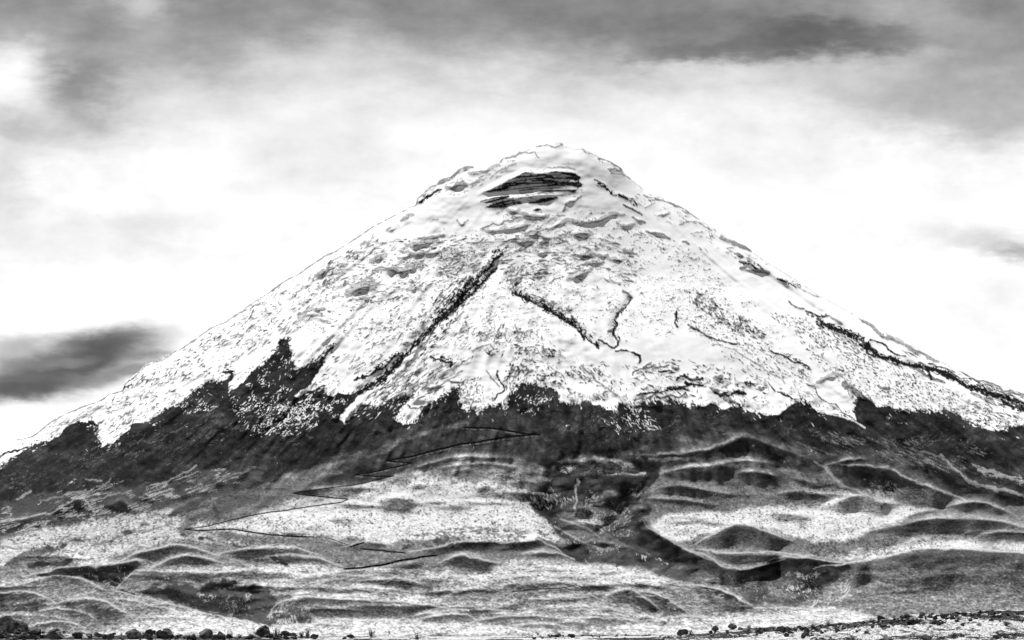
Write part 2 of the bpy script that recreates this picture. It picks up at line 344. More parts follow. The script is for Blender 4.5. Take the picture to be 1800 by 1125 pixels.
# pale ash tracks on the right shoulder; crest lines among them painted sunlit
for pl, w_, v_ in [([(1655, 800), (1667, 812), (1680, 825), (1705, 847)], 2.2, 0.7), ([(1705, 847), (1737, 855), (1775, 863), (1800, 872), (1860, 885)], 3.0, 0.75),
   ([(1720, 825), (1740, 827), (1775, 840), (1800, 847), (1850, 858)], 2.2, 0.8), ([(1600, 788), (1630, 795), (1660, 803)], 1.2, 0.5),
   ([(1432, 812), (1450, 820), (1462, 835), (1477, 852), (1515, 867)], 1.8, 0.6), ([(1400, 777), (1440, 790), (1470, 800)], 0.8, 0.3),
   ([(1570, 825), (1600, 842), (1637, 855), (1675, 870), (1697, 880)], 1.5, 0.75), ([(1450, 817), (1490, 806), (1512, 804)], 1.2, 0.5), ([(1470, 815), (1512, 817), (1562, 820)], 1.0, 0.5),
   ([(300, 760), (330, 745)], 0.8, 0.2), ([(1142, 807), (1187, 806), (1220, 804)], 2.0, 0.75), ([(1117, 798), (1175, 797), (1212, 793), (1250, 787), (1275, 778), (1300, 768)], 1.6, 0.45),
   ([(275, 852), (310, 838), (345, 818)], 1.2, 0.7), ([(350, 860), (400, 838), (450, 820)], 1.3, 0.5), ([(30, 878), (45, 868), (53, 864)], 1.8, 0.7), ([(150, 842), (165, 843), (178, 845)], 1.0, 0.6),
   ([(70, 880), (95, 874), (120, 868), (150, 862)], 1.2, 0.5), ([(160, 880), (200, 868), (230, 862)], 1.4, 0.6), ([(170, 855), (185, 852), (195, 840)], 1.0, 0.5)]:
    rline(FLECK, jag(pl, .08), w_ * .8, v_ * .75, 1.8)

scribble(FLECK, [(0, 885), (110, 862), (200, 848), (300, 830), (460, 775), (455, 850), (330, 875), (260, 895), (120, 915), (0, 940)], -20, (30, 2.6), 0.50, 0.75, 0.47, 6, 2, 40)
scribble(FLECK, [(0, 900), (120, 880), (260, 865), (330, 870), (250, 905), (120, 925), (0, 945)], -16, (24, 3.0), 0.56, 0.7, 0.46, 6, 5, 36)
scribble(FLECK, [(1500, 850), (1560, 845), (1640, 862), (1690, 882), (1600, 889), (1540, 886)], 33, (16, 2.6), 0.55, 0.7, 0.45, 5, 3, 24)
scribble(FLECK, [(1540, 852), (1572, 850), (1572, 886), (1545, 880)], 86, (14, 2.6), 0.62, 0.9, 0.4, 3, 4, 14)
scribble(FLECK, [(1455, 885), (1500, 876), (1562, 890), (1560, 906), (1500, 910), (1445, 906)], 6, (12, 3.0), 0.58, 0.8, 0.42, 4, 6, 18)
scribble(FLECK, [(1380, 745), (1600, 765), (1800, 790), (1800, 870), (1650, 835), (1480, 805)], 26, (22, 2.6), 0.42, 0.4, 0.48, 8, 7, 40)
scribble(FLECK, [(1690, 815), (1740, 822), (1800, 840), (1800, 856), (1740, 838)], 22, (16, 2.4), 0.62, 0.9, 0.4, 3, 8, 20)
for ln, w_ in (([(120, 818), (140, 808), (175, 801)], 2.2), ([(200, 796), (240, 785), (290, 773)], 1.6), ([(190, 821), (225, 808)], 1.8), ([(0, 874), (30, 860), (55, 845)], 2.2), ([(60, 850), (110, 832), (150, 815)], 1.0), ([(520, 822), (560, 812), (610, 803)], 3.0),
               ([(460, 850), (500, 830), (540, 822)], 2.0), ([(610, 800), (640, 782), (670, 768)], 1.4), ([(945, 766), (975, 785), (1005, 806)], 1.0), ([(1005, 806), (1060, 795), (1110, 776)], 0.8), ([(1440, 735), (1450, 755), (1480, 772)], 1.4), ([(1380, 795), (1420, 808), (1450, 818)], 1.6), ([(330, 900), (390, 875), (420, 862)], 1.2),
               ([(375, 885), (382, 900), (385, 912)], 2.0), ([(160, 960), (220, 940), (300, 920)], 1.4), ([(0, 960), (60, 965), (110, 955), (170, 945)], 1.0), ([(1465, 838), (1480, 855), (1515, 868)], 1.2)):
    rline(SHRUB, jag(ln, .1), w_, .7, 1.3)

# ------------------------------------------------------------------ relief: hills of the foreland
LIST = [
 # near left
 ([(0, 1042), (25, 1040), (60, 1042), (95, 1058)], 34, 3, .93, .55, .3), ([(0, 1030), (20, 1031), (67, 1017), (100, 1012), (140, 1017), (167, 1028), (180, 1035)], 26, 4, .9, .35, .5),
 ([(83, 1063), (117, 1055), (157, 1051), (187, 1057), (207, 1070), (236, 1083)], 40, 3, .95, .6, .6), ([(60, 1076), (100, 1068), (127, 1072), (157, 1080), (170, 1090)], 24, 3, .93, .4, .6),
 ([(30, 1110), (67, 1096), (100, 1092), (127, 1095), (150, 1104)], 15, 3, .93, .45, .5),
 ([(40, 1014), (83, 1006), (110, 997), (160, 993), (213, 990), (240, 984), (275, 992)], 34, 4, .95, .2, .4), ([(255, 1012), (300, 1030), (350, 1042), (420, 1045), (480, 1052)], 40, 4, .9, .2, .2),
 ([(195, 1036), (230, 1046), (267, 1054), (317, 1067), (367, 1080), (400, 1087), (446, 1096)], 10, 3, .7, 0, .6),
 ([(200, 1050), (240, 1056), (290, 1068), (330, 1080)], 12, 3, .85, .25, .4), ([(245, 1086), (300, 1083), (345, 1090)], 8, 3, .8, .25, .4),
 # left ravine and bench
 ([(205, 1036), (222, 1018), (238, 1003), (300, 1004), (380, 1006), (440, 1000), (500, 1000)], 32, 8, .92, .45, .5),
 ([(340, 1040), (367, 1022), (400, 1020), (440, 1026), (470, 1030)], 40, 4, .95, .2, .2), ([(470, 1085), (490, 1060), (533, 1048), (580, 1052), (640, 1054), (700, 1056), (753, 1063), (800, 1073)], 34, 7, .95, .55, .7),
 ([(470, 1080), (500, 1070), (530, 1075), (550, 1092)], 26, 3, .95, 0, .2),
 ([(207, 988), (237, 972), (275, 964), (312, 957), (350, 965), (385, 977)], 22, 4, .92, .55, .6), ([(262, 1000), (300, 981), (330, 975), (357, 980), (392, 990)], 22, 3, .93, .55, .5),
 ([(385, 975), (420, 966), (470, 960), (520, 962), (560, 975)], 26, 4, .9, .45, .4), ([(440, 985), (500, 975), (560, 980), (600, 995)], 18, 3, .9, .45, .3),
 ([(512, 1003), (550, 1002), (572, 1008), (595, 1018)], 12, 3, .93, .55, .4), ([(550, 1030), (590, 1018), (640, 1012), (690, 1010)], 10, 3, .85, .3, .4), ([(560, 1045), (600, 1035), (650, 1030), (700, 1038)], 12, 3, .85, .3, .4),
 ([(632, 1021), (662, 1016), (695, 1016), (725, 1020), (745, 1030)], 20, 4, .94, .6, .5),
 ([(770, 990), (800, 976), (817, 974), (840, 981), (880, 991)], 32, 4, .95, .6, .5), ([(640, 1000), (700, 992), (760, 985)], 16, 3, .85, .4, .2),
 ([(720, 970), (775, 961), (812, 952), (862, 950), (905, 952), (947, 948), (975, 962), (1003, 982)], 26, 8, .95, .75, .4), ([(918, 974), (950, 969), (980, 971), (1010, 984)], 14, 3, .9, .4, .5),
 ([(760, 1008), (800, 1012), (850, 1020), (900, 1016)], 8, 4, .85, .3, .5), ([(785, 1045), (830, 1032), (880, 1028), (870, 1035)], 12, 3, .9, .45, .3),
 ([(690, 1090), (740, 1079), (787, 1073), (833, 1071), (890, 1073)], 12, 3, .85, .3, .6), ([(728, 1092), (760, 1083), (793, 1078), (820, 1080), (838, 1090)], 16, 3, .93, .55, .6),
 ([(822, 1097), (853, 1087), (900, 1082), (955, 1080)], 9, 3, .93, .6, .5), ([(900, 1099), (940, 1095), (967, 1095), (990, 1102)], 8, 3, .9, .4, .4),
 ([(930, 1054), (977, 1050), (1035, 1050)], 14, 3, .88, .4, .6), ([(880, 1030), (950, 1024), (1010, 1022), (1060, 1030)], 14, 4, .85, .3, .5), ([(930, 1075), (990, 1066), (1060, 1066), (1110, 1078)], 12, 3, .88, .35, .6),
 ([(1000, 1092), (1050, 1085), (1100, 1088), (1140, 1098)], 10, 3, .88, .35, .6), ([(850, 1000), (920, 998), (1000, 1000), (1080, 1004), (1150, 1012)], 14, 5, .8, .2, .6), ([(870, 1014), (940, 1010), (1020, 1012), (1100, 1020)], 12, 4, .8, .2, .6),
 ([(1060, 1050), (1085, 1038), (1108, 1034), (1130, 1048), (1165, 1075)], 30, 4, .94, .6, .5), ([(1112, 1038), (1150, 1042), (1175, 1052), (1195, 1067), (1222, 1084)], 26, 3, .94, .6, .7),
 ([(1150, 1092), (1200, 1082), (1240, 1085), (1280, 1095)], 12, 3, .85, .3, .5), ([(1205, 1028), (1235, 1030), (1262, 1035), (1290, 1046), (1312, 1060), (1335, 1076)], 38, 4, .93, .5, .6),
 ([(1325, 1069), (1400, 1070), (1453, 1072), (1500, 1076), (1550, 1085)], 4, 3, .6, 0, .7), ([(1240, 1090), (1330, 1084), (1420, 1084), (1500, 1092)], 6, 4, .7, 0, .6),
 ([(555, 1091), (600, 1089), (677, 1090), (780, 1097), (900, 1104), (1000, 1110)], 5, 3, .6, 0, .7), ([(530, 1102), (560, 1094), (600, 1096), (630, 1104)], 10, 3, .85, .4, .3),
 # middle pale hill
 ([(655, 884), (675, 876), (700, 871), (720, 876), (740, 887)], 36, 4, .88, .45, .3), ([(715, 853), (737, 850), (762, 853)], 9, 4, .85, .35, .2), ([(825, 858), (855, 853), (885, 857)], 22, 5, .85, .4, .2),
 ([(570, 915), (600, 908), (630, 915)], 14, 5, .8, .3, .2), ([(530, 928), (560, 920), (580, 926)], 10, 5, .8, .3, .2), ([(790, 828), (820, 824), (845, 830)], 9, 4, .85, .4, .2),
 ([(690, 835), (750, 815), (787, 803), (825, 800), (862, 802), (900, 803), (932, 812), (958, 828)], 18, 4, .85, .3, .8), ([(740, 830), (800, 816), (850, 812), (900, 820), (940, 835)], 14, 4, .8, .25, .6),
 ([(780, 890), (800, 884), (830, 890)], 10, 4, .8, .25, .2), ([(890, 850), (920, 842), (950, 850), (956, 862)], 16, 4, .8, .3, .1),
 ([(600, 962), (620, 957), (650, 952), (690, 958)], 18, 3, .85, .4, .3), ([(575, 945), (600, 953), (620, 960)], 10, 3, .8, .4, .3),
 # right hills
 ([(1117, 798), (1175, 797), (1212, 793), (1250, 787), (1275, 778), (1302, 767), (1325, 770), (1352, 780), (1400, 797), (1440, 815)], 34, 4, .9, .3, .4),
 ([(1140, 840), (1175, 828), (1212, 820), (1250, 817), (1275, 811), (1312, 807), (1350, 813), (1385, 824)], 26, 4, .88, .3, .6), ([(1285, 834), (1305, 829), (1325, 828), (1352, 831), (1380, 840)], 20, 4, .92, .5, .4),
 ([(1125, 870), (1162, 855), (1195, 851), (1225, 857), (1275, 865), (1310, 874)], 22, 6, .85, .4, .5), ([(1150, 915), (1187, 907), (1225, 910), (1260, 920)], 12, 4, .85, .35, .3),
 ([(1222, 957), (1250, 941), (1275, 927), (1295, 920), (1325, 925), (1352, 936), (1400, 952)], 46, 5, .92, .5, .5), ([(1225, 965), (1275, 972), (1330, 972), (1400, 975)], 22, 3, .85, .3, .4),
 ([(1340, 903), (1375, 900), (1412, 904), (1438, 914)], 22, 5, .85, .35, .5), ([(1437, 898), (1475, 878), (1500, 870), (1520, 869), (1550, 880), (1590, 890)], 32, 4, .9, .5, .5),
 ([(1350, 870), (1400, 862), (1440, 868), (1480, 880)], 14, 5, .85, .35, .4), ([(1380, 838), (1410, 842), (1450, 856)], 14, 4, .85, .4, .3),
 ([(1655, 892), (1690, 884), (1712, 881), (1737, 885), (1762, 895), (1788, 908)], 22, 4, .93, .6, .7), ([(1550, 928), (1575, 913), (1600, 904), (1632, 896), (1665, 896)], 12, 3, .85, .3, .6),
 ([(1495, 944), (1537, 930), (1575, 922), (1612, 915), (1650, 909), (1687, 910), (1725, 911), (1762, 915), (1800, 926), (1850, 940)], 34, 6, .92, .55, .7),
 ([(1690, 940), (1700, 935), (1730, 932)], 10, 3, .85, .3, .4), ([(1708, 949), (1730, 938), (1755, 933), (1800, 935), (1850, 938)], 18, 4, .93, .55, .8), ([(1595, 953), (1620, 947), (1645, 952)], 9, 3, .9, .4, .4),
 ([(1430, 1000), (1490, 990), (1545, 980), (1575, 973), (1612, 965), (1650, 964), (1700, 965), (1750, 969), (1800, 972), (2000, 985), (2090, 1000)], 100, 14, .66, .42, .9),
 ([(1345, 990), (1380, 978), (1420, 980), (1445, 985), (1490, 990), (1525, 986), (1580, 975)], 48, 5, .9, .3, .5), ([(1205, 966), (1240, 976), (1270, 996), (1300, 1001), (1325, 997), (1380, 982)], 26, 4, .9, .3, .4),
 ([(1128, 910), (1137, 927), (1170, 945), (1205, 966), (1250, 985)], 34, 4, .9, .3, .4), ([(1448, 818), (1490, 806), (1512, 804), (1540, 813)], 14, 3, .88, .35, .4),
 ([(1462, 822), (1500, 816), (1540, 820), (1570, 826), (1600, 842), (1637, 856), (1675, 870), (1700, 882)], 38, 3, .9, .2, .4), ([(1575, 822), (1637, 812), (1680, 830), (1725, 852), (1800, 868)], 20, 4, .85, .1, .0),
 # left slope knolls
 ([(85, 905), (110, 890), (135, 876), (150, 879), (168, 905)], 30, 4, .93, .3, .3), ([(180, 892), (212, 877), (242, 897)], 22, 3, .93, .2, .2), ([(245, 880), (258, 866), (277, 882)], 14, 3, .93, .2, .2), ([(138, 908), (148, 901), (160, 910)], 10, 3, .93, .4, .2),
 ([(0, 918), (40, 912), (80, 902)], 16, 3, .85, .2, .4), ([(322, 850), (332, 844), (345, 850)], 8, 3, .9, .4, .2),
]
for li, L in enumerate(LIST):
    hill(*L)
    if len(L) > 5 and L[5] >= .3 and L[0][0][1] > 880:  # thin pale line along the crest, painted as a sunlit edge
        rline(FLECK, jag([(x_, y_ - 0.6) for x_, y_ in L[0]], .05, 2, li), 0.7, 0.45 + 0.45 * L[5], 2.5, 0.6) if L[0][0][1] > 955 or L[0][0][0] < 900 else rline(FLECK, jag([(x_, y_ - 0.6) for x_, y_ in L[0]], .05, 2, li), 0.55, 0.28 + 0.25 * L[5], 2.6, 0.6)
_r = random.Random(31)
def extra(n, ur, vr, lr, fr):
    for _ in range(n):
        u_ = _r.uniform(*ur); v_ = _r.uniform(*vr); L_ = _r.uniform(*lr); f_ = _r.uniform(*fr); sk = _r.uniform(-.05, .05) * L_
        hill([(u_ - L_ / 2, v_ + f_ * .8 - sk), (u_ - L_ * .25, v_ + f_ * .2 - sk * .5), (u_, v_), (u_ + L_ * .25, v_ + f_ * .25 + sk * .5), (u_ + L_ / 2, v_ + f_ * .8 + sk)], f_ * 1.2, _r.uniform(2, 4), .85, _r.uniform(.2, .6), _r.uniform(.2, .9))
extra(30, (560, 1250), (1000, 1085), (90, 260), (6, 14)); extra(22, (0, 560), (960, 1085), (80, 200), (6, 13)); extra(4, (1180, 1800), (850, 960), (90, 220), (5, 9)); extra(4, (480, 930), (850, 930), (120, 260), (6, 10)); extra(10, (900, 1500), (1076, 1095), (90, 200), (3, 7))
W[:] += blur(WH, 3.5, 0.8); WH[:] = 0
# dark soil and scree in the small ravines, cave shade painted with it
for pg, tv in [
 ([(60, 1013), (83, 1007), (110, 997), (160, 993), (167, 1000), (213, 990), (240, 983), (253, 990), (233, 1007), (207, 1030), (187, 1032), (170, 1023), (147, 1013), (100, 1013)], 0.018),
 ([(203, 1037), (227, 1040), (247, 1048), (230, 1049)], 0.016),
 ([(250, 1045), (270, 1030), (340, 1032), (400, 1036), (465, 1031), (485, 1050), (500, 1075), (450, 1095), (400, 1082), (350, 1072), (300, 1058)], 0.04),
 ([(465, 1060), (500, 1055), (540, 1070), (545, 1098), (480, 1100), (440, 1094)], 0.05),
 ([(350, 1037), (367, 1023), (400, 1020), (420, 1023), (400, 1034), (353, 1041)], 0.012),
 ([(400, 1041), (420, 1032), (460, 1027), (463, 1034), (427, 1041)], 0.012),
 ([(45, 990), (70, 985), (95, 986), (130, 983), (125, 990), (80, 996), (50, 997)], 0.025),
 ([(467, 976), (490, 982), (525, 994), (500, 996), (480, 986)], 0.016),
 ([(313, 936), (340, 940), (385, 948), (380, 952), (350, 948)], 0.03),
 ([(405, 957), (430, 962), (455, 970), (440, 972)], 0.03)]:
    tone(pg, tv, 2.6, 1.0, 0.28)
for pg in (): pass
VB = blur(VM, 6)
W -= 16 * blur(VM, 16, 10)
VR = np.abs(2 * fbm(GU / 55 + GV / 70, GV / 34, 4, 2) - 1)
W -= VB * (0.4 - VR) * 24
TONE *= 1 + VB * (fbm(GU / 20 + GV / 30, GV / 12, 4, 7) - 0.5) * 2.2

scribble(FLECK, [(260, 1035), (340, 1040), (470, 1036), (540, 1070), (530, 1100), (440, 1092), (350, 1070)], 84, (10, 2.6), 0.44, 0.45, 0.46, 5, 2, 16)
scribble(FLECK, [(480, 1050), (560, 1050), (600, 1085), (540, 1100), (490, 1090)], 125, (12, 2.6), 0.46, 0.5, 0.46, 5, 4, 16)
scribble(SHRUB, [(260, 1035), (340, 1040), (470, 1036), (520, 1070), (440, 1085), (350, 1065)], 88, (10, 3.0), 0.48, 0.8, 0.46, 5, 5, 16)
scribble(FLECK, [(110, 1000), (165, 995), (240, 988), (225, 1020), (190, 1030), (150, 1012)], 70, (8, 2.4), 0.42, 0.4, 0.46, 4, 6, 14)
scribble(SHRUB, [(600, 1055), (740, 1062), (690, 1088), (600, 1088)], 60, (9, 3.0), 0.40, 0.6, 0.46, 5, 7, 20)
scribble(SHRUB, [(0, 960), (170, 905), (300, 893), (440, 930), (560, 960), (400, 955), (220, 970), (60, 985)], -14, (10, 2.4), 0.44, 0.7, 0.47, 8, 1, 30)
scribble(SHRUB, [(700, 1000), (1000, 1000), (1320, 1070), (1000, 1095), (640, 1060)], 4, (14, 2.2), 0.42, 0.6, 0.47, 8, 3, 34)
# general soft undulation of the foreland
fore = sstep(760, 860, GV)
W += fore * ((fbm(GU / 110, GV / 34, 3, 2) - 0.5) * 9 + (fbm(GU / 40, GV / 9, 3, 5) - 0.5) * 2.6)
low = sstep(940, 1040, GV)
rdg = 1 - np.abs(2 * fbm(GU / 120, GV / 30, 3, 6) - 1) * 2.2
W += sstep(880, 1010, GV) * rdg * 4 + fore * (1 - np.abs(2 * fbm(GU / 60, GV / 20, 3, 7) - 1) * 2.2) * 2.5
for L in [([(1000, 815), (1040, 806), (1090, 812), (1135, 832)], 18, 4, .9, 0, .2), ([(1040, 850), (1075, 838), (1120, 838), (1155, 829)], 26, 3, .95, .3, .1), ([(1048, 885), (1068, 862), (1085, 868), (1095, 885)], 22, 3, .9, 0, .2),
          ([(925, 870), (950, 868), (975, 885), (985, 910)], 40, 4, .9, .2, .1), ([(985, 900), (1020, 890), (1060, 900), (1080, 915)], 18, 3, .9, 0, .2), ([(985, 925), (1020, 916), (1055, 922), (1075, 940)], 16, 3, .95, 0, .3), ([(1000, 960), (1040, 950), (1090, 955), (1130, 970)], 16, 3, .9, 0, .2),
          ([(1100, 905), (1118, 890), (1140, 895)], 22, 3, .9, 0, .2)]:
    hill(*L)
# gullied flank of the cone: spurs running down the fall line
da = (GU - AX_U) / np.maximum(GV - 205.0, 30.0)     # bearing around the cone
hh = GV
cone = sstep(860, 690, GV)
W += cone * sstep(300, 520, GV) * ((fbm(da * 11, hh / 240, 3, 1) - 0.5) * 17 + (fbm(da * 34, hh / 90, 3, 4) - 0.5) * 6)
_rt = 1 - 0.62 * sstep(980, 1120, GU) * sstep(720, 640, GV - (GU - 1100) * 0.12)
W += cone * _rt * ((fbm(GU / 40, GV / 22, 4, 3) - 0.5) * 9.5 + (fbm(GU / 12, GV / 6, 3, 6) - 0.5) * 1.9)
band = sstep(640, 720, GV) * sstep(900, 830, GV)
W += band * ((1 - np.abs(2 * fbm(da * 26, hh / 60, 4, 2) - 1) * 2) * 8 + (fbm(GU / 16, GV / 9, 3, 3) - 0.5) * 6)
_c2 = sstep(900, 800, GV)
TONE *= np.exp(((fbm(da * 34, hh / 70, 4, 2) - 0.5) * 1.0 + (fbm(da * 70, hh / 22, 4, 3, 0.65) - 0.5) * 1.5 + (fbm(GU / 9, GV / 6, 4, 4, 0.6) - 0.5) * 1.2 + (fbm(GU / 30, GV / 14, 4, 6) - 0.5) * 1.6) * _c2)

# ------------------------------------------------------------------ rock on the snow cone
SUMMIT = [
 [(850, 338), (875, 327), (900, 315), (922, 302), (950, 305), (975, 301), (1010, 304), (1022, 312), (1017, 318), (1026, 324), (1010, 339), (995, 341), (965, 340), (925, 344), (912, 340), (915, 334), (895, 335), (875, 340)],
 [(838, 355), (860, 349), (890, 343), (902, 345), (885, 351), (855, 358)],
 [(846, 368), (865, 357), (895, 350), (917, 353), (919, 359), (885, 366), (860, 365)],
 [(926, 358), (935, 350), (957, 348), (984, 345), (980, 350), (955, 357), (932, 360)],
 [(934, 370), (945, 366), (956, 369), (943, 372)]]
for pg in SUMMIT:
    m = ragged(pg, 1.4, 0.8, 0.2, RAGF * 0.6 + RAG * 0.4)
    st_ = fbm(GU / 30 + GV / 60, (GV + 0.0022 * (GU - 955) ** 2 * -0.6) / 2.6, 4, 3)
    m = m * (1 - 0.75 * sstep(0.50, 0.66, st_)) * (0.9 + 0.3 * RAGF).clip(0, 1)
    ROCK[:] = np.maximum(ROCK, m)
for ln, wd in (([(880, 322), (920, 314), (957, 310)], 0.9), ([(872, 340), (905, 334), (940, 330), (985, 328)], 1.0), ([(915, 337), (960, 333), (1012, 332)], 1.1), ([(905, 346), (950, 344)], 0.8)):
    S, d = linedist(ln, 8)
    ROCK[S] *= 1 - 0.85 * sstep(-0.8, 0.8, wd * (0.3 + 1.3 * RAG[S]) - d)
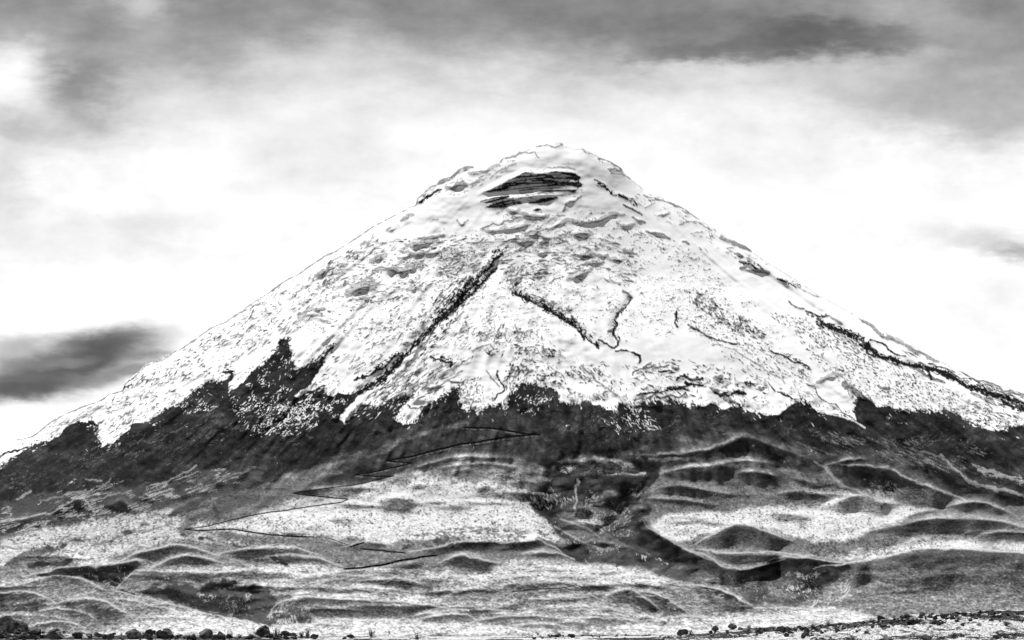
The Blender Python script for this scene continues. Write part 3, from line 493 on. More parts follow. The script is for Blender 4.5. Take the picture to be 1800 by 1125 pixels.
LINES = [  # ledges, crevasses and gullies: points, half width, darkness; crevasse and overhang shade is painted
 ([(732, 357), (745, 351), (757, 344), (775, 333)], 2.6, 1), ([(735, 347), (750, 336), (768, 325)], 1.0, .45), ([(785, 330), (805, 322), (820, 326)], 2.6, .7), ([(825, 305), (840, 302), (860, 296), (877, 291)], 2.0, .6),
 ([(772, 322), (795, 312), (807, 298), (832, 293)], 1.8, .75), ([(880, 285), (907, 275), (940, 267), (947, 277)], 1.1, .7), ([(827, 325), (838, 318), (851, 317)], 1.3, .6), ([(862, 314), (878, 300), (895, 292), (907, 287)], 1.0, .5),
 ([(942, 257), (962, 254), (990, 252)], 1.0, .7), ([(890, 279), (912, 271), (930, 263)], 1.0, .5), ([(1052, 279), (1075, 286), (1091, 297)], 1.6, .8), ([(1070, 297), (1092, 301)], 1.2, .7), ([(1075, 305), (1107, 314)], 1.0, .6),
 ([(1012, 263), (1024, 262), (1040, 270), (1055, 279)], 0.9, .6), ([(1045, 316), (1060, 327), (1075, 340), (1097, 347), (1120, 362)], 2.0, .85), ([(1095, 360), (1112, 368), (1128, 377)], 1.8, .9), ([(950, 302), (965, 295), (985, 293), (1010, 298)], 1.2, .5),
 ([(990, 390), (1012, 389), (1032, 390), (1057, 385), (1077, 375), (1097, 377)], 2.2, .6), ([(990, 372), (995, 357), (1022, 345)], 1.2, .75), ([(845, 402), (875, 396), (900, 388), (915, 382)], 1.1, .75), ([(847, 404), (870, 404), (895, 402), (925, 396), (942, 387)], 2.0, .5),
 ([(918, 375), (945, 380), (965, 378)], 2.2, .6), ([(890, 368), (912, 370)], 2.4, .5), ([(960, 402), (985, 392), (1000, 388)], 1.6, .6),
 ([(705, 388), (717, 378), (726, 378)], 2.0, .6), ([(755, 390), (770, 386)], 0.8, .6), ([(803, 387), (812, 397), (822, 387)], 1.2, .6), ([(680, 405), (700, 397)], 2.0, .35), ([(735, 420), (760, 416), (780, 413)], 1.6, .7), ([(715, 432), (735, 428), (770, 423)], 2.2, .55), ([(705, 442), (730, 446), (755, 441)], 1.8, .6),
 ([(745, 447), (770, 443), (785, 438)], 1.8, .6), ([(700, 455), (720, 448), (745, 450)], 1.4, .6), ([(690, 475), (710, 475), (742, 463)], 3.0, .55), ([(655, 480), (665, 470), (685, 472), (700, 475)], 1.5, .7), ([(610, 517), (625, 505), (642, 500), (657, 502)], 4.5, .6), ([(637, 493), (655, 490), (665, 500)], 1.8, .6),
 ([(717, 510), (728, 505), (738, 509)], 2.2, .55), ([(655, 458), (668, 452), (678, 449)], 3.0, .5), ([(555, 485), (565, 478), (575, 476)], 2.5, .6), ([(535, 550), (550, 542), (570, 543)], 2.0, .6), ([(525, 560), (545, 552), (570, 556)], 1.8, .5), ([(515, 570), (535, 560)], 1.2, .6), ([(620, 525), (640, 522), (655, 530)], 1.6, .65),
 ([(540, 565), (560, 560), (580, 565)], 1.2, .5), ([(590, 510), (600, 500), (612, 498)], 1.4, .5), ([(605, 500), (607, 495)], 1.5, .8), ([(540, 462), (556, 452), (585, 442)], 1.6, .7), ([(575, 470), (590, 455), (600, 450)], 1.2, .6),
 # main gully
 ([(874, 470), (855, 490), (825, 520), (805, 537), (785, 557), (762, 575), (742, 592), (722, 615)], 3.0, 1),  ([(722, 615), (707, 632), (690, 650), (662, 672), (640, 685), (622, 695)], 2.8, .9),
 ([(703, 622), (692, 627), (662, 650), (647, 661), (635, 664), (624, 668)], 3.0, .95), ([(890, 440), (880, 448), (870, 455)], 1.4, .8), ([(760, 585), (735, 612), (715, 640), (690, 665)], 1.4, .75), ([(700, 640), (725, 632), (745, 610)], 1.2, .6),
 ([(900, 512), (920, 521), (937, 531), (962, 545), (982, 555), (1000, 566), (1015, 577), (1024, 590), (1027, 597)], 2.8, 1), ([(1027, 588), (1037, 599), (1050, 612)], 1.3, .9), ([(905, 512), (940, 530), (975, 548)], 1.6, .9),
 ([(1110, 526), (1100, 540), (1087, 552), (1080, 562)], 2.0, .95), ([(1080, 562), (1084, 572), (1077, 582), (1086, 600), (1082, 610)], 3.2, .9), ([(1052, 597), (1066, 604), (1080, 612)], 1.6, .95), ([(1095, 512), (1110, 524)], 1.6, .8), ([(1070, 582), (1076, 580)], 2, .8),
 ([(1082, 617), (1100, 616), (1115, 620), (1125, 625), (1124, 637)], 1.8, 1), ([(1112, 659), (1125, 648), (1145, 637)], 1.4, .9), ([(1130, 648), (1157, 646), (1175, 642)], 1.6, .85), ([(1158, 653), (1180, 652)], 2.2, .85), ([(1182, 645), (1192, 648)], 1.6, .8),
 ([(1190, 667), (1200, 662), (1215, 668), (1235, 665)], 3.2, .9), ([(1235, 678), (1220, 676), (1205, 672)], 3.4, .95), ([(1120, 695), (1150, 690), (1175, 685), (1200, 682), (1212, 687)], 2.8, 1), ([(1115, 703), (1140, 700), (1180, 694), (1205, 690)], 1.6, .9), ([(1175, 680), (1212, 677)], 1.8, .9),
 ([(1257, 690), (1280, 695), (1290, 690), (1310, 692)], 3.6, .95), ([(1250, 683), (1262, 688)], 2.4, .8), ([(1275, 700), (1290, 706)], 2.6, .8), ([(1310, 672), (1325, 676)], 2.6, .9), ([(1255, 664), (1268, 662)], 2.4, .8), ([(1335, 682), (1342, 684)], 2.2, .8),
 ([(1210, 571), (1230, 582), (1255, 595), (1275, 601), (1297, 604)], 1.8, .95), ([(1190, 545), (1189, 560), (1191, 575)], 2.2, .85), ([(1275, 610), (1310, 628), (1345, 650), (1380, 675)], 0.9, .6),
 ([(1300, 460), (1317, 463), (1343, 477)], 2.4, .9), ([(1303, 472), (1325, 472), (1350, 479)], 2.6, .8), ([(1292, 446), (1304, 451)], 1.8, .8), ([(1367, 490), (1387, 497), (1407, 507)], 2.2, .85), ([(1267, 417), (1300, 432), (1320, 440)], 2.2, .75), ([(1407, 507), (1440, 522)], 0.9, .6),
 ([(1417, 547), (1440, 557), (1457, 555)], 2.6, .95), ([(1387, 530), (1413, 543)], 1.3, .8), ([(1457, 555), (1480, 570)], 1.2, .7), ([(1435, 560), (1462, 575), (1490, 587), (1510, 595)], 2.6, .85), ([(1515, 607), (1545, 627), (1570, 632), (1597, 640), (1620, 646), (1645, 650), (1675, 667), (1705, 682), (1730, 692), (1760, 697), (1780, 703), (1800, 717), (1860, 745)], 2.8, 1),
 ([(1632, 650), (1637, 667)], 2.6, .95), ([(1600, 645), (1635, 662), (1660, 672)], 1.6, .8), ([(1530, 597), (1547, 602), (1562, 615), (1592, 626)], 1.4, 1), ([(1517, 565), (1540, 582), (1570, 597), (1600, 612), (1625, 622), (1650, 635)], 2.0, .7), ([(1632, 639), (1662, 647), (1700, 665), (1735, 685), (1775, 705), (1830, 730)], 1.3, .95),
 ([(1650, 632), (1700, 660), (1737, 672), (1775, 687), (1800, 697), (1860, 720)], 1.7, .85), ([(1707, 690), (1730, 700), (1738, 711)], 1.5, .8), ([(1760, 702), (1800, 722), (1860, 750)], 4.0, .9), ([(1740, 668), (1800, 692)], 1.0, .8), ([(1355, 617), (1380, 626), (1405, 637), (1425, 649)], 2.2, 1), ([(1405, 652), (1412, 650)], 2.0, .8),
 ([(1350, 672), (1380, 695), (1397, 702)], 1.4, 1), ([(1417, 674), (1432, 680), (1435, 690), (1450, 705), (1480, 725), (1503, 740)], 1.1, .9), ([(1437, 672), (1455, 662), (1478, 660)], 2.2, .6), ([(1485, 676), (1505, 690), (1530, 706)], 4.0, .75), ([(1545, 678), (1562, 682)], 1.8, .8), ([(1345, 668), (1352, 690)], 1.6, .5),
 ([(1195, 395), (1205, 390), (1230, 391), (1250, 405)], 1.0, .7), ([(1137, 407), (1162, 411), (1177, 420)], 1.7, .8), ([(1200, 425), (1210, 429)], 1.8, .85), ([(1132, 343), (1150, 347), (1170, 355), (1195, 363), (1225, 383)], 1.1, .75), ([(1135, 365), (1150, 357)], 1.0, .7), ([(1157, 379), (1177, 375)], 1.2, .7), ([(1140, 352), (1155, 350)], 1.2, .6), ([(1215, 411), (1228, 408)], 0.8, .7),
 ([(1112, 382), (1122, 388), (1133, 391)], 1.4, .8), ([(1085, 392), (1100, 396), (1115, 394)], 1.8, .6), ([(1200, 370), (1225, 384), (1258, 404)], 0.8, .7), ([(1095, 440), (1110, 443), (1120, 448)], 1.4, .75), ([(1130, 462), (1134, 465)], 0.8, .7), ([(1105, 457), (1111, 470)], 1.0, .6),
 ([(910, 428), (925, 423), (945, 422)], 1.3, .6), ([(905, 442), (920, 432)], 1.2, .7), ([(925, 412), (950, 410)], 2.0, .6), ([(950, 415), (968, 420)], 1.8, .5), ([(1002, 412), (1020, 408), (1040, 412)], 2.8, .45), ([(940, 442), (965, 441)], 3.4, .4), ([(1015, 450), (1045, 446)], 1.6, .6), ([(1050, 449), (1068, 451)], 1.6, .6),
 ([(1030, 462), (1060, 461)], 2.2, .6), ([(1000, 490), (1020, 480), (1040, 473)], 3.4, .5), ([(1070, 455), (1095, 456)], 1.8, .55), ([(900, 497), (915, 492)], 2.4, .7),
 ([(757, 627), (775, 632), (795, 637), (792, 645)], 2.8, .9), ([(790, 670), (802, 672), (815, 670)], 1.8, .9), ([(750, 682), (772, 680)], 1.6, .8), ([(875, 652), (877, 667), (887, 682), (875, 692), (867, 705)], 1.6, 1), ([(855, 652), (868, 668), (878, 680)], 0.9, .7), ([(830, 617), (850, 608), (862, 605), (868, 614)], 1.0, .7),
 ([(717, 712), (722, 718), (735, 718), (747, 714), (757, 710)], 1.4, .9), ([(890, 575), (892, 600)], 1.2, .6), ([(905, 570), (912, 602)], 1.2, .6), ([(1025, 640), (1030, 652), (1045, 665), (1062, 680), (1085, 695)], 1.2, .7), ([(700, 690), (740, 672), (790, 650), (830, 632)], 0.9, .55), ([(690, 700), (720, 690), (760, 672), (800, 655)], 0.9, .6),
 ([(0, 803), (20, 795), (40, 788), (48, 786)], 1.8, 1), ([(215, 684), (224, 680), (232, 677)], 2.4, .95), ([(137, 742), (155, 745), (172, 752), (165, 760)], 2.6, .95), ([(72, 754), (92, 741), (110, 730)], 1.2, .6), ([(80, 762), (105, 752), (130, 738), (165, 722)], 0.9, .55), ([(225, 700), (260, 690), (290, 672)], 0.9, .5),
 ([(393, 654), (405, 652), (408, 658)], 4.0, .95), ([(350, 590), (365, 578), (375, 575)], 1.8, .55), ([(255, 642), (285, 634), (300, 624)], 1.5, .6), ([(322, 611), (345, 597)], 1.2, .6), ([(492, 603), (500, 600), (507, 612), (495, 625), (480, 630)], 5.0, .9), ([(585, 609), (570, 628), (552, 640)], 3.2, .95)]
def band(ln, h, up=1.0):
    a_ = np.array(jag(ln, .08, 1, 2), float); t_ = np.gradient(a_, axis=0); n_ = np.stack([t_[:, 1], -t_[:, 0]], 1); n_ /= np.linalg.norm(n_, axis=1)[:, None] + 1e-9
    n_ = np.where(n_[:, 1:] > 0, -n_, n_)
    w_ = (np.sin(np.linspace(0.12, 0.93, len(a_)) * math.pi) ** .6)[:, None] * h
    return [tuple(q_) for q_ in a_ + n_ * w_ * up] + [tuple(q_) for q_ in (a_ - n_ * w_ * 0.55)[::-1]]
def gully(ln, h, dens=0.72, core=1.2, up=1.0, seed=0):
    an = math.degrees(math.atan2(ln[-1][1] - ln[0][1], ln[-1][0] - ln[0][0]))
    scribble(ROCK, band(ln, h, up), an, (8, 2.5), dens, 1.0, 0.36, 2.2, seed, 12)
    rline(ROCK, jag(ln, .1, 2, seed), core, 1.0, 1.4)
hill([(828, 352), (850, 335), (875, 323), (900, 311), (922, 300), (950, 303), (975, 299), (1010, 302), (1028, 314)], 26, 5, .95)
hill([(838, 357), (870, 347), (905, 345), (960, 342), (1000, 342)], 14, 3, .9)
hill([(735, 350), (750, 334), (775, 318)], 10, 4, .9)
gully([(884, 444), (862, 470), (838, 496), (812, 520), (788, 545), (765, 572), (742, 592), (720, 617)], 11, .74, 1.5, 1.1, 1)
gully([(840, 500), (812, 524), (788, 545), (775, 560)], 20, .6, 0.6, 1.3, 2)
gully([(720, 617), (706, 634), (690, 650), (662, 674), (640, 687), (622, 697)], 9, .8, 1.6, 1.0, 3)
gully([(905, 512), (937, 531), (962, 545), (985, 557), (1015, 577), (1030, 592), (1052, 612)], 7, .68, 1.2, 1.7, 4)
gully([(1512, 605), (1545, 627), (1580, 636), (1640, 650), (1700, 680), (1760, 697), (1830, 730)], 7, .8, 2.0, 0.9, 5)
gully([(1435, 560), (1470, 580), (1512, 598), (1545, 625)], 9, .78, 1.2, 1.0, 6)
for li, (ln, wd, va) in enumerate(LINES):
    if wd >= 1.9 and va > .8:
        gully(ln, wd * 2.2, .74, wd * 0.5, 1.0, li % 9)
        continue
    rline(ROCK, jag(ln, .1, 2, li), wd * (0.85 if va > .8 else 1.15), va, 1.2)
    if va <= .8 and wd > 1.1:
        o_ = ln if ln[0][0] < ln[-1][0] else ln[::-1]
        if all(b_[0] > a_[0] + 1 for a_, b_ in zip(o_[:-1], o_[1:])): hill(o_, wd * 2.6, 2.5, 1.5); scribble(ROCK, band(ln, wd * 1.6, .3), math.degrees(math.atan2(ln[-1][1] - ln[0][1], ln[-1][0] - ln[0][0])), (7, 2.0), .6, .9, .4, 1.6, li % 7, 10)
for ln, wd, dp in (([(874, 470), (825, 520), (785, 557), (742, 592), (707, 632), (662, 670), (622, 695)], 9, -5), ([(900, 512), (937, 531), (982, 555), (1015, 577), (1050, 612)], 6, -5), ([(1110, 526), (1087, 552), (1077, 582), (1084, 610)], 6, -5),
                   ([(885, 640), (877, 667), (885, 684), (868, 705)], 6, -5), ([(1597, 640), (1645, 650), (1705, 682), (1780, 703)], 6, -5), ([(732, 359), (757, 346), (775, 334)], 5, -4), ([(1432, 680), (1450, 705), (1500, 738)], 5, -3)):
    groove(ln, wd, dp)

slopeR = lambda x, y: 30 + (x - 1500) * -0.01
slopeL = lambda x, y: -34
FIELDS = [
 ([(880, 425), (930, 402), (1050, 402), (1112, 425), (1130, 470), (1105, 505), (1040, 488), (960, 500), (905, 512), (880, 470)], 520, lambda x, y: (x - 985) * 0.12 - 4, 14, (4, 20), (0.6, 1.5), (.35, .95), .44, 22),
 ([(890, 470), (930, 470), (950, 500), (990, 545), (960, 540), (900, 510), (880, 495)], 190, lambda x, y: -55 if x < 925 else 10, 18, (3, 10), (0.5, 1.2), (.5, 1), .35, 20),
 ([(930, 520), (1000, 540), (1030, 590), (1010, 575), (960, 540)], 130, -25, 25, (2, 8), (0.5, 1.2), (.5, 1), .35, 20),
 ([(560, 470), (620, 440), (700, 420), (800, 410), (870, 425), (850, 455), (780, 500), (700, 535), (620, 545), (560, 520)], 480, -16, 16, (3, 16), (0.5, 1.4), (.35, .95), .45, 26),
 ([(770, 440), (850, 430), (860, 455), (800, 490), (760, 480)], 120, -8, 15, (3, 12), (0.6, 1.3), (.4, .9), .4, 20),
 ([(150, 735), (240, 655), (400, 562), (500, 497), (600, 445), (690, 395), (660, 440), (600, 490), (560, 560), (480, 600), (400, 645), (300, 690), (220, 735)], 1350, slopeL, 18, (3, 13), (0.45, 1.2), (.35, .95), .44, 24),
 ([(560, 570), (700, 535), (800, 530), (790, 550), (720, 600), (640, 650), (580, 690), (540, 690), (590, 620)], 420, -36, 14, (3, 13), (0.45, 1.1), (.4, .95), .47, 24),
 ([(690, 660), (760, 590), (830, 545), (880, 545), (880, 600), (810, 640), (760, 680), (690, 710), (640, 720)], 520, -42, 12, (3, 12), (0.45, 1.1), (.4, .95), .44, 24),
 ([(640, 700), (700, 660), (790, 640), (830, 630), (800, 672), (740, 700), (690, 700)], 420, -34, 10, (5, 18), (0.45, 1.0), (.5, 1), .4, 22),
 ([(780, 560), (815, 520), (850, 495), (830, 530), (800, 570), (740, 625), (700, 660), (720, 620)], 200, -44, 10, (3, 12), (0.5, 1.3), (.6, 1), .3, 20),
 ([(790, 500), (850, 465), (865, 470), (800, 540), (760, 570), (720, 600), (690, 590), (740, 550)], 260, -46, 22, (3, 9), (0.6, 1.4), (.5, 1), .4, 20),
 ([(830, 560), (930, 580), (1000, 620), (1080, 640), (1120, 690), (1085, 705), (1000, 700), (940, 670), (900, 640), (850, 620)], 800, lambda x, y: 35 if x > 940 else -30, 35, (2, 10), (0.5, 1.3), (.45, 1), .46, 24),
 ([(890, 640), (928, 640), (930, 662), (915, 675), (900, 690), (885, 682)], 130, -60, 30, (3, 10), (0.7, 1.6), (.6, 1), .2, 20),
 ([(905, 603), (928, 605), (928, 622), (905, 624)], 40, -50, 30, (3, 8), (0.7, 1.6), (.6, 1), .0, 20), ([(952, 610), (978, 614), (976, 630), (955, 628)], 40, 40, 30, (3, 8), (0.7, 1.6), (.6, 1), .0, 20), ([(935, 655), (962, 660), (955, 672), (938, 668)], 24, 20, 30, (3, 8), (0.7, 1.6), (.6, 1), .0, 20),
 ([(1090, 640), (1200, 630), (1350, 660), (1350, 720), (1240, 705), (1120, 690)], 480, 12, 30, (2, 12), (0.5, 1.3), (.4, 1), .46, 22),
 ([(1197, 508), (1225, 510), (1255, 530), (1285, 540), (1327, 570), (1350, 592), (1325, 597), (1300, 592), (1275, 572), (1245, 555), (1212, 530)], 430, 38, 22, (2, 9), (0.5, 1.4), (.5, 1), .36, 18),
 ([(1190, 500), (1300, 540), (1370, 600), (1330, 640), (1240, 600), (1205, 550)], 260, 35, 25, (1.5, 5), (0.45, .9), (.5, .95), .42, 18),
 ([(1250, 605), (1350, 600), (1430, 650), (1440, 700), (1380, 695), (1300, 650)], 320, 34, 15, (2, 10), (0.4, 1.0), (.4, .95), .45, 22),
 ([(1340, 545), (1420, 560), (1500, 600), (1600, 650), (1700, 700), (1800, 745), (1750, 755), (1650, 720), (1560, 712), (1490, 680), (1430, 640), (1400, 590)], 1700, slopeR, 14, (1.5, 6), (0.45, 1.05), (.45, 1), .40, 26),
 ([(1440, 560), (1520, 605), (1600, 650), (1560, 640), (1500, 620), (1440, 580)], 220, 32, 10, (3, 12), (0.5, 1.2), (.5, 1), .3, 20),
 ([(1500, 555), (1600, 605), (1700, 655), (1800, 692), (1800, 740), (1700, 690), (1620, 640), (1560, 600)], 420, 27, 6, (5, 22), (0.4, 1.0), (.4, .95), .44, 30),
 ([(1480, 670), (1510, 690), (1545, 716), (1505, 715)], 120, 45, 20, (3, 9), (0.6, 1.3), (.6, 1), .0, 20),
 ([(1700, 700), (1800, 735), (1800, 770), (1720, 742)], 220, 28, 14, (3, 12), (0.5, 1.1), (.5, 1), .3, 20),
 ([(1100, 340), (1150, 342), (1260, 410), (1350, 465), (1330, 475), (1230, 420), (1150, 385)], 150, 28, 16, (3, 14), (0.4, .9), (.3, .8), .46, 24),
 ([(740, 350), (800, 315), (870, 290), (930, 262), (950, 275), (900, 300), (850, 325), (800, 345)], 130, -25, 18, (3, 12), (0.4, 1.0), (.3, .8), .44, 20),
 ([(900, 290), (1000, 285), (1040, 315), (1030, 345), (990, 360), (860, 375), (830, 360), (860, 330)], 70, 5, 22, (2, 8), (0.4, 1.0), (.3, .8), .45, 20),
 ([(870, 372), (960, 370), (1000, 380), (960, 400), (880, 405)], 110, -8, 14, (3, 14), (0.4, 1.1), (.3, .8), .42, 20),
 ([(1090, 395), (1140, 410), (1250, 440), (1200, 450), (1110, 420)], 40, 25, 14, (3, 9), (0.5, 1.1), (.4, .9), .42, 20),
 ([(600, 430), (1050, 360), (1250, 450), (1400, 600), (1000, 600), (500, 600)], 160, 0, 40, (1.5, 5), (0.45, 0.9), (.4, .9), .3, 20),
 ([(10, 790), (60, 765), (140, 715), (190, 695), (210, 720), (160, 735), (90, 762)], 150, -28, 10, (4, 18), (0.4, 1.0), (.35, .9), .42, 24),
 ([(170, 740), (240, 725), (330, 685), (400, 640), (395, 660), (300, 708), (240, 740), (190, 765)], 210, -38, 16, (3, 10), (0.45, 1.1), (.35, .9), .44, 22),
 ([(1480, 715), (1560, 716), (1680, 722), (1720, 745), (1690, 728)], 90, 15, 20, (2, 7), (0.5, 1.0), (.5, 1), .3, 20),
 ([(800, 672), (850, 660), (850, 700), (830, 722), (800, 702)], 260, -60, 30, (1.5, 6), (0.5, 1.0), (.5, 1), .2, 12),
 ([(690, 712), (720, 705), (722, 740), (700, 745)], 60, -60, 30, (1.5, 5), (0.5, 1.0), (.5, .9), .3, 12),
]
for fi, f in enumerate(FIELDS):
    dashes(ROCK, f[0], int(f[1] * 0.55), *f[2:], seed=fi % 4)
    a_ = f[2] if not callable(f[2]) else f[2](float(np.mean([q_[0] for q_ in f[0]])), float(np.mean([q_[1] for q_ in f[0]])))
    scribble(ROCK, f[0], a_, (9.5, 3.0), 0.38, 0.85, f[7] + 0.04, 8, fi, f[8])
ROCK *= (0.8 + 0.45 * RAG).clip(0, 1)
for (x1, y1), (x2, y2) in zip(SNOWL[:-1], SNOWL[1:]):
    L_ = math.hypot(x2 - x1, y2 - y1)
    if x1 < -20 or x2 > 1830: continue
    for _ in range(max(1, int(L_ * 0.3))):
        t = random.random(); x = x1 + (x2 - x1) * t; y = y1 + (y2 - y1) * t
        a_ = math.atan2(max(60, y - 230), (x - AX_U)) + random.gauss(0, .35)
        h_ = random.expovariate(1 / 6.0)
        stroke(ROCK, x + random.uniform(-2, 2), y - h_, a_, random.uniform(2, 8), random.uniform(.5, 1.1), random.uniform(.4, 1))
        if random.random() < .15:
            stroke(SNOW, x + random.uniform(-2, 2), y + random.expovariate(1 / 4.0), a_, random.uniform(2, 9), random.uniform(.4, .9), random.uniform(.3, .9))
for side, sv_ in ((SIL[4:46], .75), (SIL[46:91], .28)):
    rline(ROCK, jag([(x_, y_ + 2.4) for x_, y_ in side], .03, 1, 3), 0.85, sv_, 2.1)  # dark edge painted along the skyline to part it from the sky
# snow caught among the ash and lava below the snow line
SP = [
 ([(400, 690), (470, 640), (510, 620), (520, 690), (575, 700), (625, 700), (600, 735), (540, 760), (500, 770), (440, 770), (405, 720)], 520, -40, 25, (2, 11), (0.4, 1.0), (.3, .9), .46, 24),
 ([(500, 705), (560, 700), (565, 730), (530, 755), (505, 745)], 190, lambda x, y: 45 if (x + y) % 40 < 20 else -50, 25, (2, 10), (0.5, 1.3), (.5, 1), .3, 16),
 ([(530, 690), (575, 678), (572, 705), (540, 710)], 60, -35, 25, (2, 10), (0.6, 1.3), (.5, 1), .3, 16),
 ([(600, 745), (640, 715), (700, 700), (690, 720), (650, 738)], 110, -32, 14, (3, 13), (0.4, 1.0), (.4, .9), .4, 20),
 ([(900, 690), (940, 678), (980, 700), (960, 720), (910, 730)], 90, -50, 30, (1.5, 6), (0.4, .9), (.3, .8), .4, 16),
 ([(1080, 720), (1110, 712), (1150, 725), (1165, 752), (1135, 775), (1100, 752)], 150, 40, 28, (2, 11), (0.5, 1.2), (.3, .9), .42, 18),
 ([(1130, 748), (1160, 750), (1165, 760), (1140, 755)], 26, 20, 15, (3, 12), (0.6, 1.2), (.5, .9), .0, 18),
 ([(1040, 725), (1090, 735), (1125, 775), (1090, 770), (1050, 745)], 60, 40, 20, (2, 9), (0.3, .8), (.2, .6), .42, 18),
 ([(1540, 730), (1600, 728), (1600, 745), (1560, 748)], 40, 60, 40, (1.5, 5), (0.4, .8), (.2, .6), .4, 18),
 ([(300, 710), (420, 680), (430, 720), (330, 735)], 70, -30, 30, (2, 9), (0.3, .7), (.15, .5), .45, 20),
 ([(1420, 705), (1460, 728), (1500, 740), (1440, 735)], 30, 30, 20, (2, 8), (0.3, .8), (.2, .6), .4, 20),
]
for k_, f in enumerate(SP):
    dashes(SNOW, f[0], f[1] // 5, *f[2:])
    scribble(SNOW, f[0], f[2] if not callable(f[2]) else -45, (9, 2.4), 0.40, 0.9, 0.47, 5, k_)
scribble(FLECK, [(0, 830), (170, 780), (400, 690), (640, 745), (820, 720), (1000, 715), (1300, 720), (1500, 745), (1800, 770), (1800, 800), (1500, 790), (1300, 745), (1080, 790), (960, 765), (860, 730), (700, 775), (450, 800), (200, 850), (0, 890)], -28, (16, 3.0), 0.38, 0.22, 0.5, 8, 3, 34)
rline(SNOW, [(1455, 727), (1480, 732), (1503, 741), (1520, 752)], 1.2, .7, 1.2)
ROCK = ROCK * sstep(0.02, 0.5, SNOW * 1.0) * (1 - 0.0)
W += blur(WH, 1.25, 0.0)
# rock ledges stand proud of the snow a little
W += 0.9 * blur(ROCK, 1.3) + 2.0 * (blur(ROCK, 3.0) - blur(ROCK, 8))
W += 1.0 * (blur(SN, 1.3) - blur(SN, 5)) * sstep(240, 300, GV)

ROADS = [
 ([(815, 751), (835, 752), (862, 752), (900, 758), (920, 762), (950, 764)], 3.0), ([(950, 764), (925, 765), (900, 767), (850, 775), (810, 781), (775, 789), (725, 802), (680, 810)], 3.2), ([(680, 810), (700, 812), (724, 814)], 2.2),
 ([(724, 814), (700, 820), (662, 828), (624, 835)], 2.2), ([(624, 835), (660, 837), (692, 837)], 2.0), ([(692, 837), (675, 840), (637, 850), (600, 855), (562, 860), (516, 867)], 1.4), ([(516, 867), (560, 873), (612, 877)], 1.9),
 ([(612, 877), (602, 882), (585, 885), (548, 890)], 1.7), ([(548, 890), (500, 897), (450, 904), (362, 925), (325, 930)], 1.8), ([(325, 930), (350, 933), (372, 931), (410, 930), (450, 937), (500, 942), (552, 944)], 2.4), ([(615, 961), (640, 953)], 3.0), ([(635, 965), (662, 967), (712, 972)], 2.4),
 ([(768, 976), (737, 980), (700, 986), (675, 992), (637, 998), (606, 1000)], 3.6), ([(900, 1040), (950, 1035), (987, 1033), (1010, 1029)], 1.6), ([(575, 945), (595, 952), (615, 958)], 1.4)]
for pl, wd in ROADS:
    S, d_ = linedist(pl, 14)
    sd_ = sstep(wd * 0.75 + 1.2, wd * 0.3, d_ + (RAG[S] - 0.5) * 1.6)
    SHRUB[S] = np.maximum(SHRUB[S], sd_ * 0.6)
    ed = [(x_, y_ + wd * 0.5 + 1.6) for x_, y_ in pl]
    S, d_ = linedist(ed, 10)
    FLECK[S] = np.maximum(FLECK[S], np.exp(-(d_ / 0.9) ** 2) * 0.35 * sstep(.4, .6, RAG[S]))
    groove(pl, wd * 1.2, -1.2)
# ------------------------------------------------------------------ shrubs and tussocks
def shr(pg, n, L=(1.5, 4.5), wd=(0.6, 1.3), ang=5, jit=20, val=(.4, 1), patch=.42, cell=26):
    dashes(SHRUB, pg, n, ang, jit, L, wd, val, patch, cell)
shr([(440, 920), (600, 860), (760, 830), (955, 830), (930, 870), (980, 940), (900, 948), (760, 955), (620, 950), (480, 940)], 1500)
shr([(730, 940), (820, 925), (950, 935), (990, 955), (900, 955), (780, 962), (700, 965)], 420, (3, 9), (0.8, 1.8), 3, 14, (.6, 1), .35)
shr([(870, 850), (950, 850), (955, 880), (990, 950), (930, 910)], 260, (3, 12), (0.5, 1), 40, 10, (.3, .8), .35)
shr([(1150, 850), (1450, 850), (1550, 900), (1500, 950), (1400, 975), (1230, 970), (1150, 920)], 1500, (1.5, 4), (0.6, 1.2))
shr([(1400, 960), (1550, 940), (1700, 935), (1700, 955), (1560, 975), (1440, 980)], 700, (1.5, 5), (0.6, 1.3), 0, 30)
shr([(1400, 830), (1460, 848), (1500, 862), (1440, 862)], 90, (1.5, 4), (0.7, 1.3), 5, 20, (.6, 1), .3)
shr([(0, 940), (160, 900), (300, 900), (450, 900), (560, 945), (450, 960), (250, 960), (60, 985)], 1300, (2, 6), (0.5, 1.2), -12, 25)
shr([(0, 985), (200, 955), (400, 945), (560, 960), (640, 1000), (420, 1010), (200, 1000)], 700, (2, 8), (0.5, 1.2), -4, 20)
shr([(700, 990), (900, 985), (1150, 1005), (1330, 1075), (1250, 1095), (900, 1090), (620, 1050)], 1300, (2, 9), (0.45, 1.1), 3, 14)
shr([(560, 1095), (900, 1105), (1330, 1075), (1540, 1090), (1400, 1110), (900, 1120), (560, 1118)], 380, (2, 8), (0.4, .9), 0, 8, (.3, .8))
shr([(0, 1020), (180, 1015), (440, 1095), (100, 1110), (0, 1110)], 700, (2, 6), (0.4, 1), -8, 25, (.3, .8))
shr([(1500, 990), (1800, 975), (1800, 1070), (1560, 1080)], 500, (2, 7), (0.6, 1.4), 5, 30, (.2, .6))
dashes(FLECK, [(1550, 1000), (1800, 985), (1800, 1070), (1560, 1078)], 420, 5, 30, (2, 9), (0.6, 1.5), (.1, .45), .42, 34)
dashes(FLECK, [(840, 1000), (1150, 1005), (1250, 1035), (1330, 1075), (1200, 1095), (900, 1080), (760, 1040)], 700, 6, 16, (4, 18), (0.4, 1.0), (.2, .8), .42, 34)
dashes(FLECK, [(0, 1020), (180, 1015), (440, 1095), (100, 1110), (0, 1110)], 500, -12, 22, (3, 14), (0.4, .9), (.2, .7), .42, 34)
